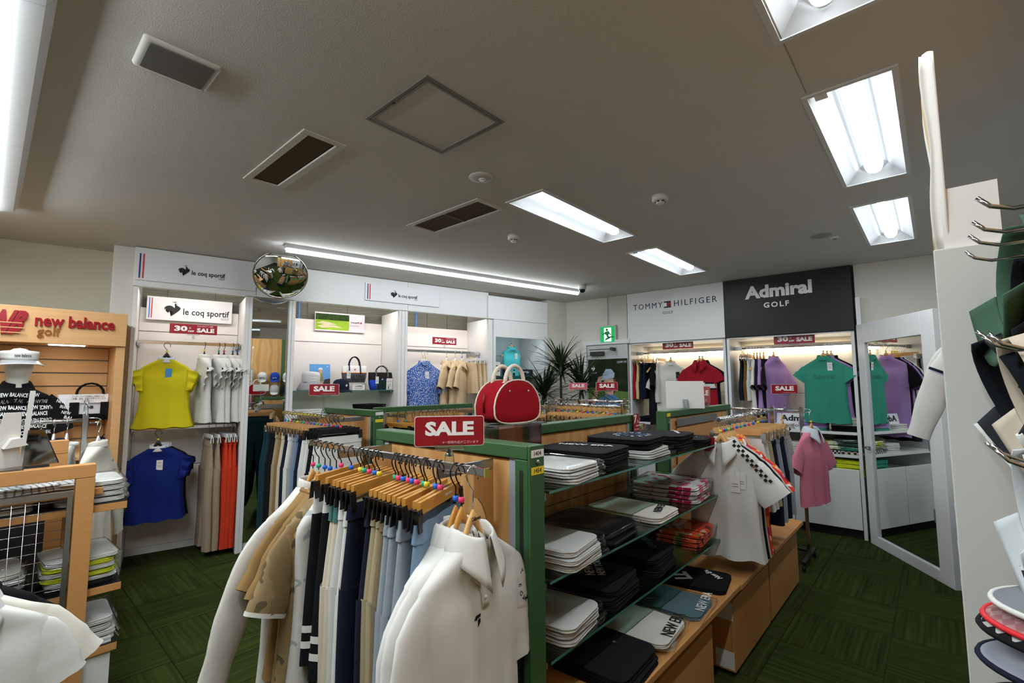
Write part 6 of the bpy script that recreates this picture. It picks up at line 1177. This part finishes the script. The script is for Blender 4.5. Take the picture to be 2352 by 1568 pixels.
# white easel back and clear stand on the frame top
ez = onpl(60, 1078, (0, FY+.2, 0), 0)
t = T('glass_shelf', 'clear top plate over the beech frame', 'shelf', (fx0+.1, FY+.01, fz+.001), 0, 'clear plates'); MB().b2((0, 0, 0), (FWd-.34, .34, .006)).build('glass_plate', ACRYL, t)
t = T('easel_card', 'white cardboard easel seen from behind on the frame', 'card stand', (onpl(42, 1075, (0, FY+.12, 0), 0).x, FY+.12, fz+.008), radians(20), None, (radians(8), 0)); EH = .34
MB().b2((.0, .0, 0), (.018, .004, EH)).b2((-.10, .0, 0), (.0, .004, .0045)).build('card_edge', TAGW, t); MB().prism([(-.115, 0), (.0, 0), (-.02, EH*.72), (-.075, EH*.72)], -.004, -.001).build('card_leg', M('card_white', (226, 222, 214), .7), t)
MB().prism([(-.07, .09), (.01, .10), (-.02, .135), (-.05, .13)], -.03, -.005).build('card_tongue', TAGW, t)
t = T('photo_stand', 'slanted clear photo stand beside the cardboard easel', 'stand', (onpl(92, 1066, (0, FY+.12, 0), 0).x, FY+.10, fz+.008), radians(10)); MB().prism([(-.06, 0), (.06, 0), (.0, .16), (-.05, .16)], -.004, .0).build('plate', CLEAR('grey_acrylic', (120, 120, 120), .8, .15), t); MB().tube([(.061, -.002, 0), (.001, -.002, .16)], .003, 5).build('dark_edge', INK, t)
t = folded((fx1-.20, FY+.24, fz-.12), .2, 'bagged white striped top lying on the frame top', PAT('stripe_cloth', 'wave', [(0., (224, 222, 216)), (.7, (224, 222, 216)), (1., (120, 116, 112))], 12.), .36, .30, .03, True, None, 401)
t = T('frame_shelf', 'beech upper shelf under the striped bagged top', 'shelf', (fx1-.48, FY+.065, fz-.155), 0); MB().b2((0, 0, 0), (.52, .34, .03)).build('shelf_board', BEECH, t, bevel=.002)
# near polos at the left edge
t = FRG; o = MB().tube([(-fx0, 0, .985), (-fx0, -.68, .985), (-fx0, -.70, 1.005)], .008, 8).build('forward_arm', CHROME, t); MB().box((-fx0, -.002, .985), (.04, .004, .06)).build('arm_plate', STEEL, o)
for q, (y, m, lab, w_) in enumerate(((2.33, W_, 'nearest white logo tee at the left edge', .20), (2.44, OFFW, 'cream polo with striped collar behind the nearest tee', .215))):
    hanger('wood', (.0, y, .9945), 0, ['wooden hanger in the nearest white logo tee', 'wooden hanger in the cream polo at left'][q], 'hangers on the forward arm'); t, B = shirt((.0, y, .9945), 0, lab, m, w_, .70, .05, 'short', 'polo', [FAB('stripe_collar', (206, 206, 206)), W_][q], 180+q, None, 1.03, 30, .17 if q else .14, 1.0 if q else 1.25, cat='shirt', res=22)
    if q == 0: decal(t, B, 'new balance', .05, .03, B.z0-.33, INK, .27, .001); price_tag(t, .015, B.front(.0, -.2)-.02, -.17, .085, .15, TAGW, '30%'); price_tag(t, .04, B.front(.0, -.2)-.012, -.11, .07, .11, TAGW, '30%')
shirt((.0, 2.56, .9945), 0, 'black polo behind the cream polo at left', BLK, .19, .66, .05, 'short', 'polo', None, 190, None, 1.0, 18); hanger('wood', (.0, 2.56, .9945), 0, 'wooden hanger in the black polo at left', 'hangers on the forward arm')

# ================================================================== RIGHT: visors, caps and clothes wall
HK = M('hook_chrome', (190, 192, 196), .15, 1.)
hooks = [(.85, 490), (.95, 540), (1.05, 567), (1.18, 600), (.86, 806), (.96, 806), (1.08, 790), (.92, 1068), (1.0, 1052), (1.1, 1046)]
HY = -.066
for i, (x, v) in enumerate(hooks):
    z = onpl(2260, v, (x, 0, 0), pi/2).z; t = T('display_hook', 'chrome display hook, %s counted from the top at the right edge' % ORD[i], 'hook', (x, YW, z), 0, 'chrome display hooks'); MB().tube([(0, 0, 0), (0, -HY*0-YW+HY-.02, 0), (0, -YW+HY, .008), (0, -YW+HY+.012, .022)], .003, 6).build('hook', HK, t); MB().box((0, .004, 0), (.02, .008, .04)).build('plate', STEEL, t)
PG = FAB('visor_green', (62, 92, 72)); PD = FAB('visor_dark', (22, 26, 32))
def hv(x, u, v, lab, band, brim, logo=None, lm=None, edge=None, rx=radians(78), rz=0., s=1.):
    p = onpl(u, v, (x, 0, 0), pi/2); return visor(p, rz, lab, band, brim, rx, 0, logo, lm, s, 'visors and caps at the right edge', edge=edge)
hv(1.18, 2375, 620, 'green visor with white brand letters at the right edge', PG, PG, 'ping', LET, None, radians(92), radians(8), .98)
hv(1.16, 2400, 690, 'black visor hanging below the green one', PD, PD, 'PING', LET, None, radians(88), radians(4), .92)
hv(1.17, 2352, 885, 'black and grey visor with white edge at the right edge', PD, FAB('visor_charcoal', (44, 46, 50)), None, None, W_, radians(70), radians(10), .98)
hv(1.04, 2402, 890, 'beige visor with small black emblem at the right edge', FAB('visor_beige', (196, 184, 164)), FAB('visor_beige', (196, 184, 164)), None, INK, None, radians(76), radians(6), .9)
hv(1.05, 2412, 1160, 'pale grey visor lowest on the hooks', FAB('visor_pale', (196, 202, 204)), FAB('visor_pale', (196, 202, 204)), 'collection', INK, None, radians(84), radians(4), .85)
t = T('cap_shelf', 'clear cap shelf panel at the lower right', 'shelf', (.62, YW, .0), 0); MB().b2((0, .0, .93), (.6, .004, 1.30)).build('back_plate', M('cap_plate', (214, 214, 208), .4), t)
for q in range(4): MB().b2((0, .004, .93+.09*q), (.6, .10, .936+.09*q)).build('ledge', ACRYL, t)
brims = [(2352, 1335, 'grey brimmed cap with white edge, top of the brim stack', FAB('brim_grey', (120, 124, 130)), W_), (2345, 1372, 'pink-grey patterned cap with red brim edge', PAT('brim_red_print', 'check', [(0., (168, 130, 130)), (.5, (150, 104, 104))], 70.), M('edge_red', (214, 36, 48), .5)), (2330, 1392, 'black and white monogram cap with black edge', PAT('brim_mono', 'check', [(0., (30, 30, 32)), (.5, (196, 196, 194))], 55.), BLK), (2352, 1462, 'grey cap brim with navy edge at lower right', FAB('brim_silver', (142, 146, 156)), NAV), (2352, 1568, 'brown-grey cap brim with black edge at the bottom corner', FAB('brim_brown', (96, 88, 84)), BLK)]
for i, (u, v, lab, m, e) in enumerate(brims):
    x = 1.08; p = onpl([2280, 2262, 2252, 2250, 2262][i], v, (x, 0, 0), pi/2); visor((x, p.y-.155, p.z+.05), pi-.12, lab, m, m, radians(8), 0, None, None, 1., 'caps stacked at the lower right', edge=e)
# clothes wall shirts behind the divider
for i, (x, m, nm, sl) in enumerate(((2.75, W_, 'white polo with navy cuff lines', 'short'), (2.95, FAB('sky', (150, 196, 224)), 'sky blue tee', 'short'), (3.15, FAB('rose', (206, 132, 122)), 'rose tee', 'short'), (3.4, W_, 'white long-sleeved top', 'long'), (3.7, BLK, 'black tee', 'short'), (4.0, W_, 'plain white tee', 'short'))):
    P = (x, -.30, 2.0335); hanger('white', P, -pi/2, 'hanger of the %s on the clothes wall' % nm, 'hangers on the clothes wall'); shirt(P, -pi/2, '%s peeking out from behind the divider panel' % nm, m, .19, .66 if sl == 'short' else .9, .05, sl, 'polo', None, 210+i, 'tops on the clothes wall', 1.05, 16, .16, 1.1, cuff=NAV if i == 0 else None)
for i in range(3):
    for q, z in enumerate((.16, .42, .68)): folded((2.85+.5*i, -.20, z+.001), 0, 'bagged top on the %s clothes wall shelf, %s from the panel' % (['low', 'middle', 'upper'][q], ORD[i]), [W_, BLK, OFFW][(i+q) % 3], .26, .24, .05, True, 'bagged tops on the clothes wall', 230+i*3+q)
# caps and bags on the cap wall, seen in the mirror
capc = [(W_, 'white'), (FAB('cap_blue', (30, 60, 150)), 'blue'), (PALEG, 'pale grey'), (NAV, 'navy')]
for r_, z in enumerate((1.66, 1.42, 1.2)):
    for c in range(4):
        m, nm = capc[(c+r_) % 4]; cap((1.48+.22*c, YW+.10, z), pi, '%s cap on the cap wall, row %s, %s from the panel' % (nm, ORD[r_], ORD[c]), m, None, 'ping' if r_ == 0 else None, LET if m is not W_ else INK, (radians(18), 0), 1., 'caps on the cap wall')
t = T('cap_ledge', 'steel ledge under the bags on the cap wall', 'shelf', (1.38, YW+.001, .90), 0); MB().b2((0, 0, 0), (1.0, .30, .02)).build('ledge', STEEL, t)
boston((1.75, YW+.15, .921), pi, 'red and white sports bag on the cap wall ledge', FAB('bag_red2', (190, 30, 50)), .30, .18, .14); boston((2.12, YW+.15, .921), pi, 'pale pink sports bag on the cap wall ledge', FAB('bag_pink', (226, 196, 190)), .28, .17, .13)
